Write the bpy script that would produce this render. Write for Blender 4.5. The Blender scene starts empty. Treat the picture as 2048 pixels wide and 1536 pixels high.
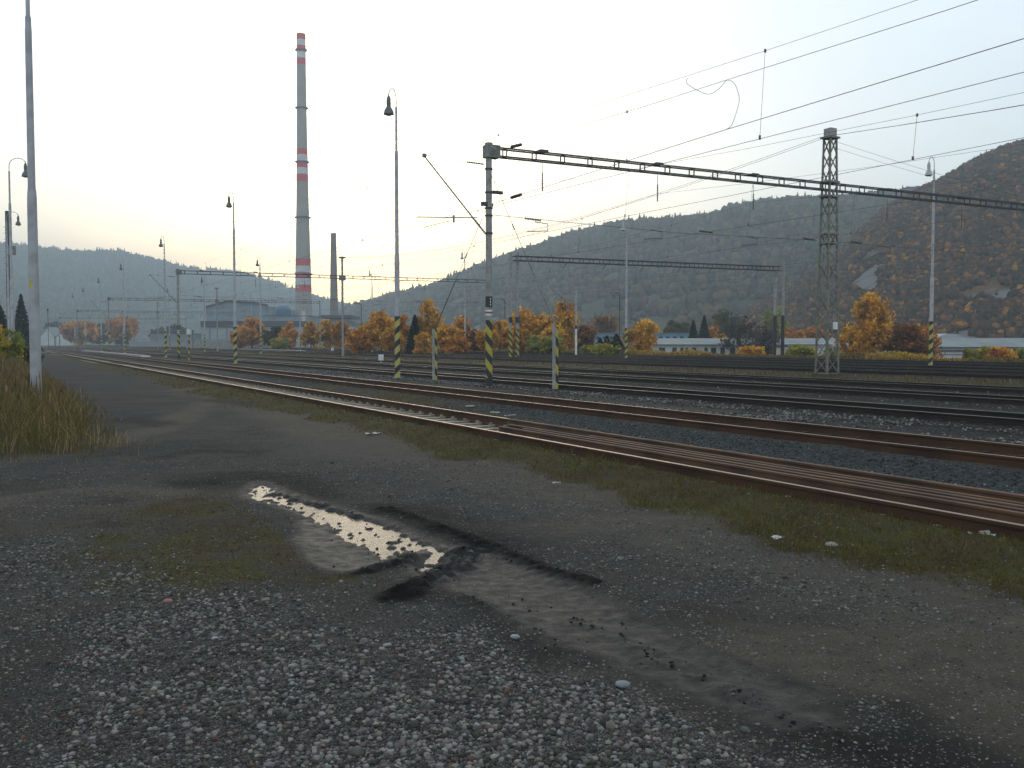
import bpy, math, random
import numpy as np
from mathutils import Vector
random.seed(7)
RNG = np.random.default_rng(11)
C = bpy.context.scene.collection
SC = bpy.context.scene

# ------------------------------------------------------------------ camera, sky, sun, exposure
F, HOR, H = 1900.0, 685.0, 1.75
PITCH = math.atan((768 - HOR) / F)
cam = bpy.data.cameras.new("camera")
cam.sensor_width = 36; cam.lens = F / 2048 * 36; cam.clip_end = 12000; cam.clip_start = 0.05
camo = bpy.data.objects.new("camera", cam); C.objects.link(camo)
camo.location = (0, 0, H); camo.rotation_euler = (math.pi / 2 - PITCH, 0, 0)
SC.camera = camo

SUN_AZ = math.radians(-9)      # from +Y towards +X
SUN_EL = math.radians(9)
w = bpy.data.worlds.new("World"); SC.world = w; w.use_nodes = True
nt = w.node_tree; bg = nt.nodes["Background"]
sky = nt.nodes.new("ShaderNodeTexSky"); sky.sky_type = 'NISHITA'; sky.sun_disc = False
sky.sun_elevation = SUN_EL; sky.sun_rotation = SUN_AZ
sky.air_density = 1.0; sky.dust_density = 2.0; sky.ozone_density = 1.5; sky.altitude = 300
# thin high veil of cloud, one soft noise over the sky directions
tc = nt.nodes.new("ShaderNodeTexCoord")
mp = nt.nodes.new("ShaderNodeMapping"); mp.inputs["Scale"].default_value = (2, 2, 7)
nz = nt.nodes.new("ShaderNodeTexNoise"); nz.inputs["Scale"].default_value = 1.6; nz.inputs["Detail"].default_value = 4
rmp = nt.nodes.new("ShaderNodeMapRange"); rmp.inputs[1].default_value = .42; rmp.inputs[2].default_value = .75
rmp.inputs[3].default_value = .50; rmp.inputs[4].default_value = .68
mx = nt.nodes.new("ShaderNodeMix"); mx.data_type = 'RGBA'; mx.inputs[7].default_value = (5.3, 5.8, 6.15, 1)   # even radiance of the thin cloud
L = nt.links.new
L(tc.outputs["Generated"], mp.inputs[0]); L(mp.outputs[0], nz.inputs[0]); L(nz.outputs[0], rmp.inputs[0])
L(rmp.outputs[0], mx.inputs[0]); L(sky.outputs[0], mx.inputs[6])
L(mx.outputs[2], bg.inputs[0]); bg.inputs[1].default_value = 0.15

sun = bpy.data.lights.new("sun", 'SUN'); sun.energy = 0.7; sun.angle = math.radians(38); sun.color = (1, .86, .68)
suno = bpy.data.objects.new("sun", sun); C.objects.link(suno)
sd = Vector((math.sin(SUN_AZ) * math.cos(SUN_EL), math.cos(SUN_AZ) * math.cos(SUN_EL), math.sin(SUN_EL)))
suno.rotation_euler = sd.to_track_quat('Z', 'Y').to_euler(); suno.location = (0, 0, 60)
SC.view_settings.view_transform = 'Standard'; SC.view_settings.look = 'None'
SC.view_settings.exposure = 0.74; SC.view_settings.gamma = 1.0; SC.view_settings.use_curve_mapping = False
SC.cycles.max_bounces = 6; SC.cycles.volume_bounces = 0; SC.cycles.use_denoising = True

# ------------------------------------------------------------------ plan of the yard
TH = math.radians(28.5)
DV = np.array([-math.sin(TH), math.cos(TH)]); NV = np.array([math.cos(TH), math.sin(TH)])
def P(s, D, z=0.0):
    """point s metres along the tracks and D metres across them"""
    return Vector((DV[0] * s + NV[0] * D, DV[1] * s + NV[1] * D, z))
def sD(x, y): return x * DV[0] + y * DV[1], x * NV[0] + y * NV[1]
def at(px, py, Y):
    """point of the photograph at depth Y"""
    c, s_ = math.cos(PITCH), math.sin(PITCH)
    d = ((px - 1024), F * c + (768 - py) * s_, (768 - py) * c - F * s_)
    return Vector((d[0] * Y / d[1], Y, H + d[2] * Y / d[1]))
def gnd(px, py, z=0.0):
    c, s_ = math.cos(PITCH), math.sin(PITCH)
    d = ((px - 1024), F * c + (768 - py) * s_, (768 - py) * c - F * s_)
    t = (z - H) / d[2]
    return Vector((d[0] * t, d[1] * t, z))
def onD(px, D):
    a = (px - 1024) / F; Y = D / (NV[0] * a + NV[1]); return Vector((a * Y, Y, 0))
def zg(D):
    D = np.asarray(D, float)
    z = np.clip((D - 31.5) / 3, 0, 1) * .15 - np.clip((D - 68) / 14, 0, 1) * 1.3
    return z

# ------------------------------------------------------------------ numpy noise
def vn(x, y, seed=0):
    xi = np.floor(x).astype(np.int64); yi = np.floor(y).astype(np.int64)
    fx = x - xi; fy = y - yi; fx = fx * fx * (3 - 2 * fx); fy = fy * fy * (3 - 2 * fy)
    def h(a, b):
        n = (a * 374761393 + b * 668265263 + seed * 974634777) & 0x7fffffff
        n = ((n ^ (n >> 13)) * 1274126177) & 0x7fffffff
        return ((n ^ (n >> 16)) & 0xffff) / 65535.0
    return (h(xi, yi) * (1 - fx) + h(xi + 1, yi) * fx) * (1 - fy) + (h(xi, yi + 1) * (1 - fx) + h(xi + 1, yi + 1) * fx) * fy
def fbm(x, y, oct=4, seed=0):
    x = np.asarray(x, float); y = np.asarray(y, float)
    t = 0; a = .5; n = 0
    for o in range(oct):
        t = t + a * vn(x * 2 ** o + o * 17.3, y * 2 ** o + o * 9.1, seed + o); n += a; a *= .5
    return t / n
def sstep(a, b, x): t = np.clip((x - a) / (b - a), 0, 1); return t * t * (3 - 2 * t)

# ------------------------------------------------------------------ materials
MATS = {}
def mat(name, col, rough=.8, col2=None, scale=6.0, bump=0.0, bscale=None, metal=0.0, contrast=(.4, .65), attr=None, spec=.5, detail=5, transl=0):
    if name in MATS: return MATS[name]
    m = bpy.data.materials.new(name); m.use_nodes = True; t = m.node_tree; b = t.nodes["Principled BSDF"]
    b.inputs["Roughness"].default_value = rough; b.inputs["Metallic"].default_value = metal
    b.inputs["Specular IOR Level"].default_value = spec
    tcn = t.nodes.new("ShaderNodeTexCoord")
    n = t.nodes.new("ShaderNodeTexNoise"); n.inputs["Scale"].default_value = scale; n.inputs["Detail"].default_value = detail
    t.links.new(tcn.outputs["Object"], n.inputs["Vector"])
    r = t.nodes.new("ShaderNodeMapRange"); r.inputs[1].default_value = contrast[0]; r.inputs[2].default_value = contrast[1]
    t.links.new(n.outputs[0], r.inputs[0])
    mix = t.nodes.new("ShaderNodeMix"); mix.data_type = 'RGBA'
    c2 = col2 or tuple(c * .72 for c in col)
    mix.inputs[6].default_value = (*col, 1); mix.inputs[7].default_value = (*c2, 1)
    t.links.new(r.outputs[0], mix.inputs[0])
    out = mix.outputs[2]
    if attr:
        a = t.nodes.new("ShaderNodeAttribute"); a.attribute_name = attr
        mm = t.nodes.new("ShaderNodeMix"); mm.data_type = 'RGBA'; mm.blend_type = 'MULTIPLY'; mm.inputs[0].default_value = 1
        t.links.new(out, mm.inputs[6]); t.links.new(a.outputs["Color"], mm.inputs[7]); out = mm.outputs[2]
    t.links.new(out, b.inputs["Base Color"])
    if transl:
        tr_ = t.nodes.new("ShaderNodeBsdfTranslucent"); ms_ = t.nodes.new("ShaderNodeMixShader"); ms_.inputs[0].default_value = transl
        t.links.new(out, tr_.inputs[0]); t.links.new(b.outputs[0], ms_.inputs[1]); t.links.new(tr_.outputs[0], ms_.inputs[2])
        t.links.new(ms_.outputs[0], t.nodes["Material Output"].inputs[0])
    if bump:
        bn = t.nodes.new("ShaderNodeTexNoise"); bn.inputs["Scale"].default_value = bscale or scale * 4; bn.inputs["Detail"].default_value = 6
        t.links.new(tcn.outputs["Object"], bn.inputs["Vector"])
        bp = t.nodes.new("ShaderNodeBump"); bp.inputs["Strength"].default_value = bump; bp.inputs["Distance"].default_value = .02
        t.links.new(bn.outputs[0], bp.inputs["Height"]); t.links.new(bp.outputs[0], b.inputs["Normal"])
    MATS[name] = m; return m
def stripe_mat(name, slope, period, yellow=(.44, .38, .10)):
    if name in MATS: return MATS[name]
    m = mat(name, yellow, .6, col2=tuple(c * .75 for c in yellow), scale=9); t = m.node_tree; b = t.nodes["Principled BSDF"]
    src = b.inputs["Base Color"].links[0].from_socket
    tcn = t.nodes.new("ShaderNodeTexCoord"); sp = t.nodes.new("ShaderNodeSeparateXYZ"); t.links.new(tcn.outputs["Object"], sp.inputs[0])
    a = t.nodes.new("ShaderNodeMath"); a.operation = 'MULTIPLY_ADD'; a.inputs[1].default_value = slope
    t.links.new(sp.outputs[0], a.inputs[0]); t.links.new(sp.outputs[2], a.inputs[2])
    d = t.nodes.new("ShaderNodeMath"); d.operation = 'DIVIDE'; d.inputs[1].default_value = period; t.links.new(a.outputs[0], d.inputs[0])
    fr = t.nodes.new("ShaderNodeMath"); fr.operation = 'FRACT'; t.links.new(d.outputs[0], fr.inputs[0])
    g = t.nodes.new("ShaderNodeMath"); g.operation = 'GREATER_THAN'; g.inputs[1].default_value = .52; t.links.new(fr.outputs[0], g.inputs[0])
    mx = t.nodes.new("ShaderNodeMix"); mx.data_type = 'RGBA'; mx.inputs[7].default_value = (.018, .02, .026, 1)
    t.links.new(g.outputs[0], mx.inputs[0]); t.links.new(src, mx.inputs[6]); t.links.new(mx.outputs[2], b.inputs["Base Color"])
    return m
M_steel = mat("weathered_steel", (.20, .21, .20), .6, col2=(.10, .09, .08), scale=5, bump=.2)
M_galv = mat("galvanised_pole", (.36, .36, .38), .55, col2=(.27, .27, .28), scale=3, bump=.1)
M_conc = mat("spun_concrete", (.30, .30, .29), .85, col2=(.20, .20, .19), scale=4, bump=.3)
M_dark = mat("dark_iron", (.045, .045, .045), .6, scale=8)
M_black = mat("black_paint", (.02, .022, .024), .6, scale=8)
M_khaki = mat("khaki_paint", (.20, .19, .135), .65, col2=(.11, .10, .075), scale=6, bump=.2)
M_white = mat("white_paint", (.7, .7, .68), .6, scale=6, col2=(.5, .5, .48))
M_red = mat("red_paint", (.35, .05, .04), .6)
M_yellowp = mat("yellow_plate", (.5, .42, .03), .6)
M_wire = mat("copper_wire", (.09, .09, .085), .6, metal=.3)
M_ins = mat("glazed_insulator", (.05, .045, .04), .3)
M_strL = stripe_mat("stripe_rising", -.9, .62)
M_strR = stripe_mat("stripe_falling", 1.3, .66, (.42, .34, .04))
M_glass = mat("lamp_glass", (.3, .36, .4), .25)
M_enam = mat("lamp_enamel", (.10, .12, .12), .4)
M_enamp = mat("pale_lamp_enamel", (.42, .46, .46), .4)

# ------------------------------------------------------------------ mesh builder
class MB:
    def __init__(s): s.v = []; s.f = []
    def add(s, vs, fs):
        o = len(s.v); s.v += [tuple(v) for v in vs]; s.f += [tuple(i + o for i in f) for f in fs]
    def box(s, c, h, ax=None):
        c = Vector(c); ax = ax or (Vector((1, 0, 0)), Vector((0, 1, 0)), Vector((0, 0, 1)))
        vs = [c + ax[0] * (i * h[0]) + ax[1] * (j * h[1]) + ax[2] * (k * h[2]) for i in (-1, 1) for j in (-1, 1) for k in (-1, 1)]
        s.add(vs, [(0, 1, 3, 2), (4, 6, 7, 5), (0, 4, 5, 1), (2, 3, 7, 6), (0, 2, 6, 4), (1, 5, 7, 3)])
    def tube(s, pts, r, n=8, cap=True):
        pts = [Vector(p) for p in pts]
        rs = r if isinstance(r, (list, tuple)) else [r] * len(pts)
        o = len(s.v)
        up = None
        for i, p in enumerate(pts):
            a = pts[max(i - 1, 0)]; b = pts[min(i + 1, len(pts) - 1)]; t = (b - a)
            if t.length < 1e-9: t = Vector((0, 0, 1))
            t.normalize()
            if up is None: up = Vector((1, 0, 0)) if abs(t.z) > .8 else Vector((0, 0, 1))
            u = (up - t * up.dot(t)).normalized(); v = t.cross(u); up = u
            for k in range(n):
                an = 2 * math.pi * (k + .5) / n; s.v.append(tuple(p + (u * math.cos(an) + v * math.sin(an)) * rs[i]))
        for i in range(len(pts) - 1):
            for k in range(n): s.f.append((o + i * n + k, o + i * n + (k + 1) % n, o + (i + 1) * n + (k + 1) % n, o + (i + 1) * n + k))
        if cap: s.f.append(tuple(o + k for k in range(n))[::-1]); s.f.append(tuple(o + (len(pts) - 1) * n + k for k in range(n)))
    def bar(s, a, b, w, h=None): # square bar
        a = Vector(a); b = Vector(b); h = h or w; t = (b - a); l = t.length; t.normalize()
        up = Vector((0, 0, 1)) if abs(t.z) < .9 else Vector((NV[0], NV[1], 0)); u = t.cross(up).normalized(); v = u.cross(t)
        s.box((a + b) / 2, (w / 2, l / 2, h / 2), (u, t, v))
    def lathe(s, c, prof, n=16):  # prof (r, z)
        o = len(s.v); c = Vector(c)
        for r, z in prof:
            for k in range(n): an = 2 * math.pi * k / n; s.v.append((c.x + r * math.cos(an), c.y + r * math.sin(an), c.z + z))
        for i in range(len(prof) - 1):
            for k in range(n): s.f.append((o + i * n + k, o + i * n + (k + 1) % n, o + (i + 1) * n + (k + 1) % n, o + (i + 1) * n + k))
        s.f.append(tuple(o + k for k in range(n))[::-1]); s.f.append(tuple(o + (len(prof) - 1) * n + k for k in range(n)))
    def prism(s, poly, z0, z1):
        n = len(poly); o = len(s.v)
        s.v += [(x, y, z0) for x, y in poly] + [(x, y, z1) for x, y in poly]
        s.f.append(tuple(o + i for i in range(n))[::-1]); s.f.append(tuple(o + n + i for i in range(n)))
        for i in range(n): s.f.append((o + i, o + (i + 1) % n, o + n + (i + 1) % n, o + n + i))
    def extr(s, prof, a, b, ux, uz=Vector((0, 0, 1)), n=1):  # profile (u,z) swept from a to b
        a = Vector(a); b = Vector(b); m = len(prof); o = len(s.v)
        for k in range(n + 1):
            p = a.lerp(b, k / n)
            for u, z in prof: s.v.append(tuple(p + ux * u + uz * z))
        for k in range(n):
            for i in range(m): s.f.append((o + k * m + i, o + k * m + (i + 1) % m, o + (k + 1) * m + (i + 1) % m, o + (k + 1) * m + i))
        s.f.append(tuple(o + i for i in range(m))[::-1]); s.f.append(tuple(o + n * m + i for i in range(m)))
    def build(s, name, m, parent=None, smooth=False, loc=(0, 0, 0)):
        me = bpy.data.meshes.new(name); me.from_pydata(s.v, [], s.f)
        ms = m if isinstance(m, (list, tuple)) else [m]
        for q in ms: me.materials.append(q)
        if smooth:
            me.polygons.foreach_set("use_smooth", [True] * len(me.polygons))
            me.set_sharp_from_angle(angle=math.radians(40))
        o = bpy.data.objects.new(name, me); C.objects.link(o); o.location = loc
        if parent: o.parent = parent
        return o
def npmesh(name, verts, faces, m, colors=None, parent=None, smooth=False, attrs=None):
    """faces: (n,k) array"""
    me = bpy.data.meshes.new(name); nv = len(verts); nf, k = faces.shape
    me.vertices.add(nv); me.vertices.foreach_set("co", np.asarray(verts, np.float32).ravel())
    me.loops.add(nf * k); me.loops.foreach_set("vertex_index", faces.astype(np.int32).ravel())
    me.polygons.add(nf); me.polygons.foreach_set("loop_start", np.arange(0, nf * k, k, dtype=np.int32))
    try: me.polygons.foreach_set("loop_total", np.full(nf, k, np.int32))
    except Exception: pass
    if smooth: me.polygons.foreach_set("use_smooth", np.ones(nf, bool))
    me.update(calc_edges=True)
    if colors is not None:
        a = me.color_attributes.new("col", 'FLOAT_COLOR', 'POINT')
        cc = np.ones((nv, 4), np.float32); cc[:, :3] = colors; a.data.foreach_set("color", cc.ravel())
    for an, av in (attrs or {}).items():
        a = me.attributes.new(an, 'FLOAT', 'POINT'); a.data.foreach_set("value", np.asarray(av, np.float32))
    for q in (m if isinstance(m, (list, tuple)) else [m]): me.materials.append(q)
    o = bpy.data.objects.new(name, me); C.objects.link(o)
    if parent: o.parent = parent
    return o
def tag(o, label=None, cat=None, group=None, kind=None):
    if label: o['label'] = label
    if cat: o['category'] = cat
    if group: o['group'] = group
    if kind: o['kind'] = kind
    return o
def thing(name, label, cat, loc=(0, 0, 0), rz=0, group=None):
    o = bpy.data.objects.new(name, None); C.objects.link(o); o.location = loc; o.rotation_euler = (0, 0, rz); o.empty_display_size = .2
    return tag(o, label, cat, group)
def kids(o): return [c for c in bpy.data.objects if c.parent == o]
def dup(root, loc, rz=None, label=None):
    def cp(o, par):
        c = o.copy(); C.objects.link(c)
        if par: c.parent = par
        for ch in kids(o): cp(ch, c)
        return c
    r = cp(root, None); r.location = loc
    if rz is not None: r.rotation_euler = (0, 0, rz)
    if label: r['label'] = label
    return r

# ------------------------------------------------------------------ hills
def hill_mat(name, cols, scale=.02, rock=False, streak=False):
    m = bpy.data.materials.new(name); m.use_nodes = True; t = m.node_tree; b = t.nodes["Principled BSDF"]
    b.inputs["Roughness"].default_value = 1; b.inputs["Specular IOR Level"].default_value = 0
    g = t.nodes.new("ShaderNodeTexCoord")
    def noise(sc, det=6, vec=None):
        n = t.nodes.new("ShaderNodeTexNoise"); n.inputs["Scale"].default_value = sc; n.inputs["Detail"].default_value = det
        t.links.new(vec or g.outputs["Object"], n.inputs["Vector"]); return n.outputs[0]
    cr = t.nodes.new("ShaderNodeValToRGB"); e = cr.color_ramp.elements
    e[0].position = .3; e[0].color = (*cols[0], 1); e[1].position = .7; e[1].color = (*cols[-1], 1)
    for i, c in enumerate(cols[1:-1]): q = e.new(.3 + .4 * (i + 1) / (len(cols) - 1)); q.color = (*c, 1)
    t.links.new(noise(scale), cr.inputs[0]); out = cr.outputs[0]
    if streak:
        mpn = t.nodes.new("ShaderNodeMapping"); mpn.inputs["Scale"].default_value = (.5, .1, 6); mpn.inputs["Rotation"].default_value = (0, math.radians(24), 0)
        t.links.new(g.outputs["Object"], mpn.inputs[0])
        r = t.nodes.new("ShaderNodeMapRange"); r.inputs[1].default_value = .52; r.inputs[2].default_value = .68; r.inputs[4].default_value = .8
        t.links.new(noise(.008, 5, mpn.outputs[0]), r.inputs[0])
        mm = t.nodes.new("ShaderNodeMix"); mm.data_type = 'RGBA'; mm.inputs[7].default_value = (.30, .23, .12, 1)
        t.links.new(r.outputs[0], mm.inputs[0]); t.links.new(out, mm.inputs[6]); out = mm.outputs[2]
    if rock:
        a = t.nodes.new("ShaderNodeAttribute"); a.attribute_name = "rock"
        ad = t.nodes.new("ShaderNodeMath"); ad.operation = 'MULTIPLY_ADD'; ad.inputs[1].default_value = 1.4
        t.links.new(noise(.16, 9), ad.inputs[0]); t.links.new(a.outputs["Fac"], ad.inputs[2])
        r = t.nodes.new("ShaderNodeMapRange"); r.inputs[1].default_value = 1.08; r.inputs[2].default_value = 1.42; t.links.new(ad.outputs[0], r.inputs[0])
        mm = t.nodes.new("ShaderNodeMix"); mm.data_type = 'RGBA'; mm.inputs[7].default_value = (.165, .165, .16, 1)
        t.links.new(r.outputs[0], mm.inputs[0]); t.links.new(out, mm.inputs[6]); out = mm.outputs[2]
    t.links.new(out, b.inputs["Base Color"]); return m
def lerpt(tab, x): return np.interp(x, [a for a, _ in tab], [b for _, b in tab])
class Hill:
    def __init__(s, crest, Yc, Yb, rough=1, seed=0, zb=-1.5):
        s.crest, s.Yc, s.Yb, s.rough, s.seed, s.zb = crest, Yc, Yb, rough, seed, zb
    def pt(s, x, t):
        x = np.asarray(x, float); t = np.asarray(t, float)
        yc = lerpt(s.Yc, x); yb = lerpt(s.Yb, x); Y = yb + (yc - yb) * t
        zc = H + (HOR - lerpt(s.crest, x)) / F * yc
        sh = np.where(t <= 1, np.sin(np.clip(t, 0, 1) * math.pi / 2) ** 1.1, 1 - .5 * np.clip(t - 1, 0, 2) ** 1.5)
        X = (x - 1024) / F * Y
        n = (fbm(X / 60, Y / 60, 5, s.seed) - .5)
        ec = (zc - H) / yc; e0 = (s.zb - H) / yb
        z = np.where(t <= 1, H + (e0 + (ec - e0) * sh) * Y, s.zb + (zc - s.zb) * sh) + n * s.rough * np.clip(t * 3, 0, 1) * np.where(t < 1, np.clip((1.03 - t) * 5, .15, 1), 1)
        return np.stack([X, Y, z], -1)
    def mesh(s, name, m, x0, x1, nx, ntt, rockfn=None):
        xs = np.linspace(x0, x1, nx); ts = np.concatenate([np.linspace(0, 1, ntt), np.linspace(1.03, 1.7, 12)])
        gx, gt = np.meshgrid(xs, ts); v = s.pt(gx, gt).reshape(-1, 3)
        n, mm = len(ts), nx; i = np.arange((n - 1) * (mm - 1)); r = i // (mm - 1); c = i % (mm - 1); a = r * mm + c
        f = np.stack([a, a + 1, a + mm + 1, a + mm], 1)
        at_ = {"rock": rockfn(gx.ravel(), gt.ravel())} if rockfn else None
        return tag(npmesh(name, v, f, m, smooth=True, attrs=at_), kind='structure')
HL = Hill([(-900, 430), (-400, 470), (0, 494), (60, 499), (110, 505), (160, 511), (210, 508), (250, 509), (300, 522), (360, 538), (400, 541), (470, 549), (520, 560), (560, 573), (620, 594), (700, 615), (800, 650), (950, 684), (1100, 700)],
          [(-900, 1500), (0, 1900), (700, 2300), (1100, 2300)], [(-900, 500), (0, 900), (700, 1500), (1100, 1700)], 14, 3)
HM = Hill([(a_, b_ + 7) for a_, b_ in [(560, 700), (640, 650), (700, 610), (740, 600), (780, 588), (860, 572), (900, 556), (980, 525), (1060, 497), (1150, 467), (1250, 443), (1370, 438), (1420, 432), (1460, 415), (1530, 404), (1620, 400), (1680, 401), (1760, 392), (1830, 385), (1900, 392), (2300, 420)]],
          [(560, 1500), (700, 1450), (1000, 1150), (1400, 950), (1700, 850), (2300, 900)], [(560, 900), (1000, 520), (1400, 380), (2300, 330)], 11, 5)
HR = Hill([(1180, 698), (1330, 682), (1450, 648), (1560, 590), (1650, 530), (1700, 480), (1760, 425), (1830, 386), (1880, 362), (1930, 333), (1990, 304), (2048, 287), (2200, 225), (2500, 150), (2900, 120)],
          [(1180, 420), (1600, 520), (2048, 480), (2900, 420)], [(1180, 260), (1700, 215), (2900, 170)], 7, 9)
HL.mesh("far_hill", hill_mat("far_hill_cover", [(.035, .05, .03), (.06, .07, .04), (.10, .085, .045)], .012), -900, 1100, 260, 60)
HM.mesh("hill", hill_mat("hill_cover", [(.05, .06, .04), (.09, .085, .05), (.13, .10, .06)], .015, streak=True), 560, 2300, 300, 90)
def rockf(x, t):
    r = np.zeros_like(x)
    for cx, ct, rx, rt in ((1735, .42, 45, .22), (1700, .28, 30, .12), (1985, .17, 80, .12), (1930, .08, 60, .07), (2120, .2, 90, .15), (1880, .12, 40, .05)):
        r = np.maximum(r, np.exp(-((x - cx) / rx) ** 2 - ((t - ct) / rt) ** 2))
    return r * .75
HR.mesh("hillside", hill_mat("hillside_cover", [(.05, .035, .022), (.10, .058, .031), (.14, .078, .036)], .06, rock=True), 1180, 2900, 320, 110, rockf)

ICO_V = None
def ico():
    global ICO_V
    if ICO_V is None:
        p = (1 + 5 ** .5) / 2
        v = np.array([(-1, p, 0), (1, p, 0), (-1, -p, 0), (1, -p, 0), (0, -1, p), (0, 1, p), (0, -1, -p), (0, 1, -p), (p, 0, -1), (p, 0, 1), (-p, 0, -1), (-p, 0, 1)], float)
        v /= np.linalg.norm(v[0])
        f = np.array([(0, 11, 5), (0, 5, 1), (0, 1, 7), (0, 7, 10), (0, 10, 11), (1, 5, 9), (5, 11, 4), (11, 10, 2), (10, 7, 6), (7, 1, 8), (3, 9, 4), (3, 4, 2), (3, 2, 6), (3, 6, 8), (3, 8, 9), (4, 9, 5), (2, 4, 11), (6, 2, 10), (8, 6, 7), (9, 8, 1)])
        ICO_V = (v, f)
    return ICO_V
def blobs(name, centers, radii, colors, m, jitter=.25, flat=None, smooth=False, zstretch=None):
    v, f = ico(); n = len(centers)
    j = 1 + (RNG.random((n, 12, 1)) - .5) * 2 * jitter
    R = radii if radii.ndim == 2 else np.repeat(radii[:, None], 3, 1)
    an = RNG.random(n) * 6.28; c, s_ = np.cos(an), np.sin(an)
    vv = v[None] * j * R[:, None, :]
    x = vv[..., 0] * c[:, None] - vv[..., 1] * s_[:, None]; y = vv[..., 0] * s_[:, None] + vv[..., 1] * c[:, None]
    vv = np.stack([x, y, vv[..., 2]], -1) + centers[:, None, :]
    ff = f[None] + (np.arange(n) * 12)[:, None, None]
    return npmesh(name, vv.reshape(-1, 3), ff.reshape(-1, 3), m, colors=np.repeat(colors, 12, 0), smooth=smooth)
M_leafc = mat("wood_foliage", (1, 1, 1), 1, col2=(.6, .6, .6), scale=.6, attr="col", spec=0)
def cones(centers, rad, hgt, colors):
    n = len(centers); k = 6; an = np.arange(k) * 2 * math.pi / k
    vs = np.zeros((n, k * 2 + 1, 3))
    for q, (zz, rr) in enumerate(((0.05, 1), (.45, .62))):
        jr = 1 + (RNG.random((n, k)) - .5) * .5
        vs[:, q * k:(q + 1) * k, 0] = centers[:, None, 0] + np.cos(an) * rad[:, None] * rr * jr
        vs[:, q * k:(q + 1) * k, 1] = centers[:, None, 1] + np.sin(an) * rad[:, None] * rr * jr
        vs[:, q * k:(q + 1) * k, 2] = centers[:, None, 2] + hgt[:, None] * zz
    vs[:, 2 * k] = centers; vs[:, 2 * k, 2] += hgt
    f = []
    for i in range(k):
        j = (i + 1) % k; f += [(i, j, k + j), (i, k + j, k + i), (k + i, k + j, 2 * k)]
    f = np.array(f); ff = f[None] + (np.arange(n) * (2 * k + 1))[:, None, None]
    return vs.reshape(-1, 3), ff.reshape(-1, 3), np.repeat(colors, 2 * k + 1, 0)
def pick(pal, n, wts=None):
    pal = np.array(pal); i = RNG.choice(len(pal), n, p=wts); return pal[i] * (.75 + .5 * RNG.random((n, 1)))
# woods: countless crowns on each hill, one mass per hill
def woods(name, hill, x0, x1, n, size, pal, wts, conif, t0=.02, hside=None, dens=None):
    xs = x0 + (x1 - x0) * RNG.random(n); ts = t0 + (1.02 - t0) * RNG.random(n) ** .8
    p = hill.pt(xs, ts)
    k = fbm(p[:, 0] / 25, p[:, 1] / 25, 3, 4) + (RNG.random(n) - .5) * .25
    keep = k > (.42 if dens is None else dens(xs, ts)); xs, ts, p = xs[keep], ts[keep], p[keep]; n = len(p)
    sz = size * (.55 + .9 * RNG.random(n)); isc = RNG.random(n) < conif
    q = p[~isc]; r = sz[~isc]; q[:, 2] += r * .6
    R = np.stack([r, r, r * (.9 + .5 * RNG.random(len(r)))], 1)
    o = blobs(name, q, R * .75, pick(pal, len(q), wts), M_leafc, .35)
    tag(o, None, None, None, 'stuff')
    o2 = None
    q = p[isc]
    if len(q):
        r = sz[isc]; v, f, c = cones(q, r * .5, r * 2.3, pick([(.02, .035, .02), (.03, .045, .025)], len(q)))
        o2 = npmesh(name + "_conifers", v, f, M_leafc, colors=c); tag(o2, None, None, None, 'stuff')
    return o, o2
o, o2 = woods("far_woods", HL, -300, 1050, 14000, 5, [(.05, .06, .03), (.09, .07, .03), (.14, .08, .03)], [.6, .25, .15], .3)
tag(o, "grey green woodland covering the far hazy hill", "woods"); tag(o2, "dark conifers among the far hazy hill woodland", "woods")
o, o2 = woods("hill_woods", HM, 640, 2100, 20000, 3.6, [(.07, .065, .04), (.10, .078, .045), (.14, .09, .045), (.13, .105, .06)], [.40, .28, .16, .16], .10,
     dens=lambda x, t: np.where(t > .93, .3, .44 + .1 * sstep(.35, .1, t)))
tag(o, "autumn woodland on the long middle hill", "woods"); tag(o2, "conifers scattered over the long middle hill", "woods")
o, o2 = woods("hillside_woods", HR, 1250, 2300, 42000, 1.25, [(.055, .042, .03), (.105, .060, .036), (.22, .10, .035), (.36, .18, .035)], [.45, .38, .13, .04], .03,
     dens=lambda x, t: .33 + .20 * rockf(x, t) / .75)
tag(o, "brown and orange scrub on the steep rocky hillside", "scrub"); tag(o2, "few dark conifers on the steep rocky hillside", "woods")
# crest trees of the middle hill
n = 420; xs = 700 + 900 * RNG.random(n) ** .9; cl = fbm(xs / 30, xs * 0, 2, 8); xs = xs[cl > .42]; n = len(xs); p = HM.pt(xs, .99 + .02 * RNG.random(n))
v, f, c = cones(p, 1.8 + 1.4 * RNG.random(n), (5 + 8 * RNG.random(n) ** 2) * np.where(xs < 950, 1.2, .62), pick([(.02, .035, .02), (.035, .045, .025)], n))
tag(npmesh("ridge_conifers", v, f, M_leafc, colors=c), "dark pointed conifers along the middle hill's ridge line", "woods", kind='stuff')

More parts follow.
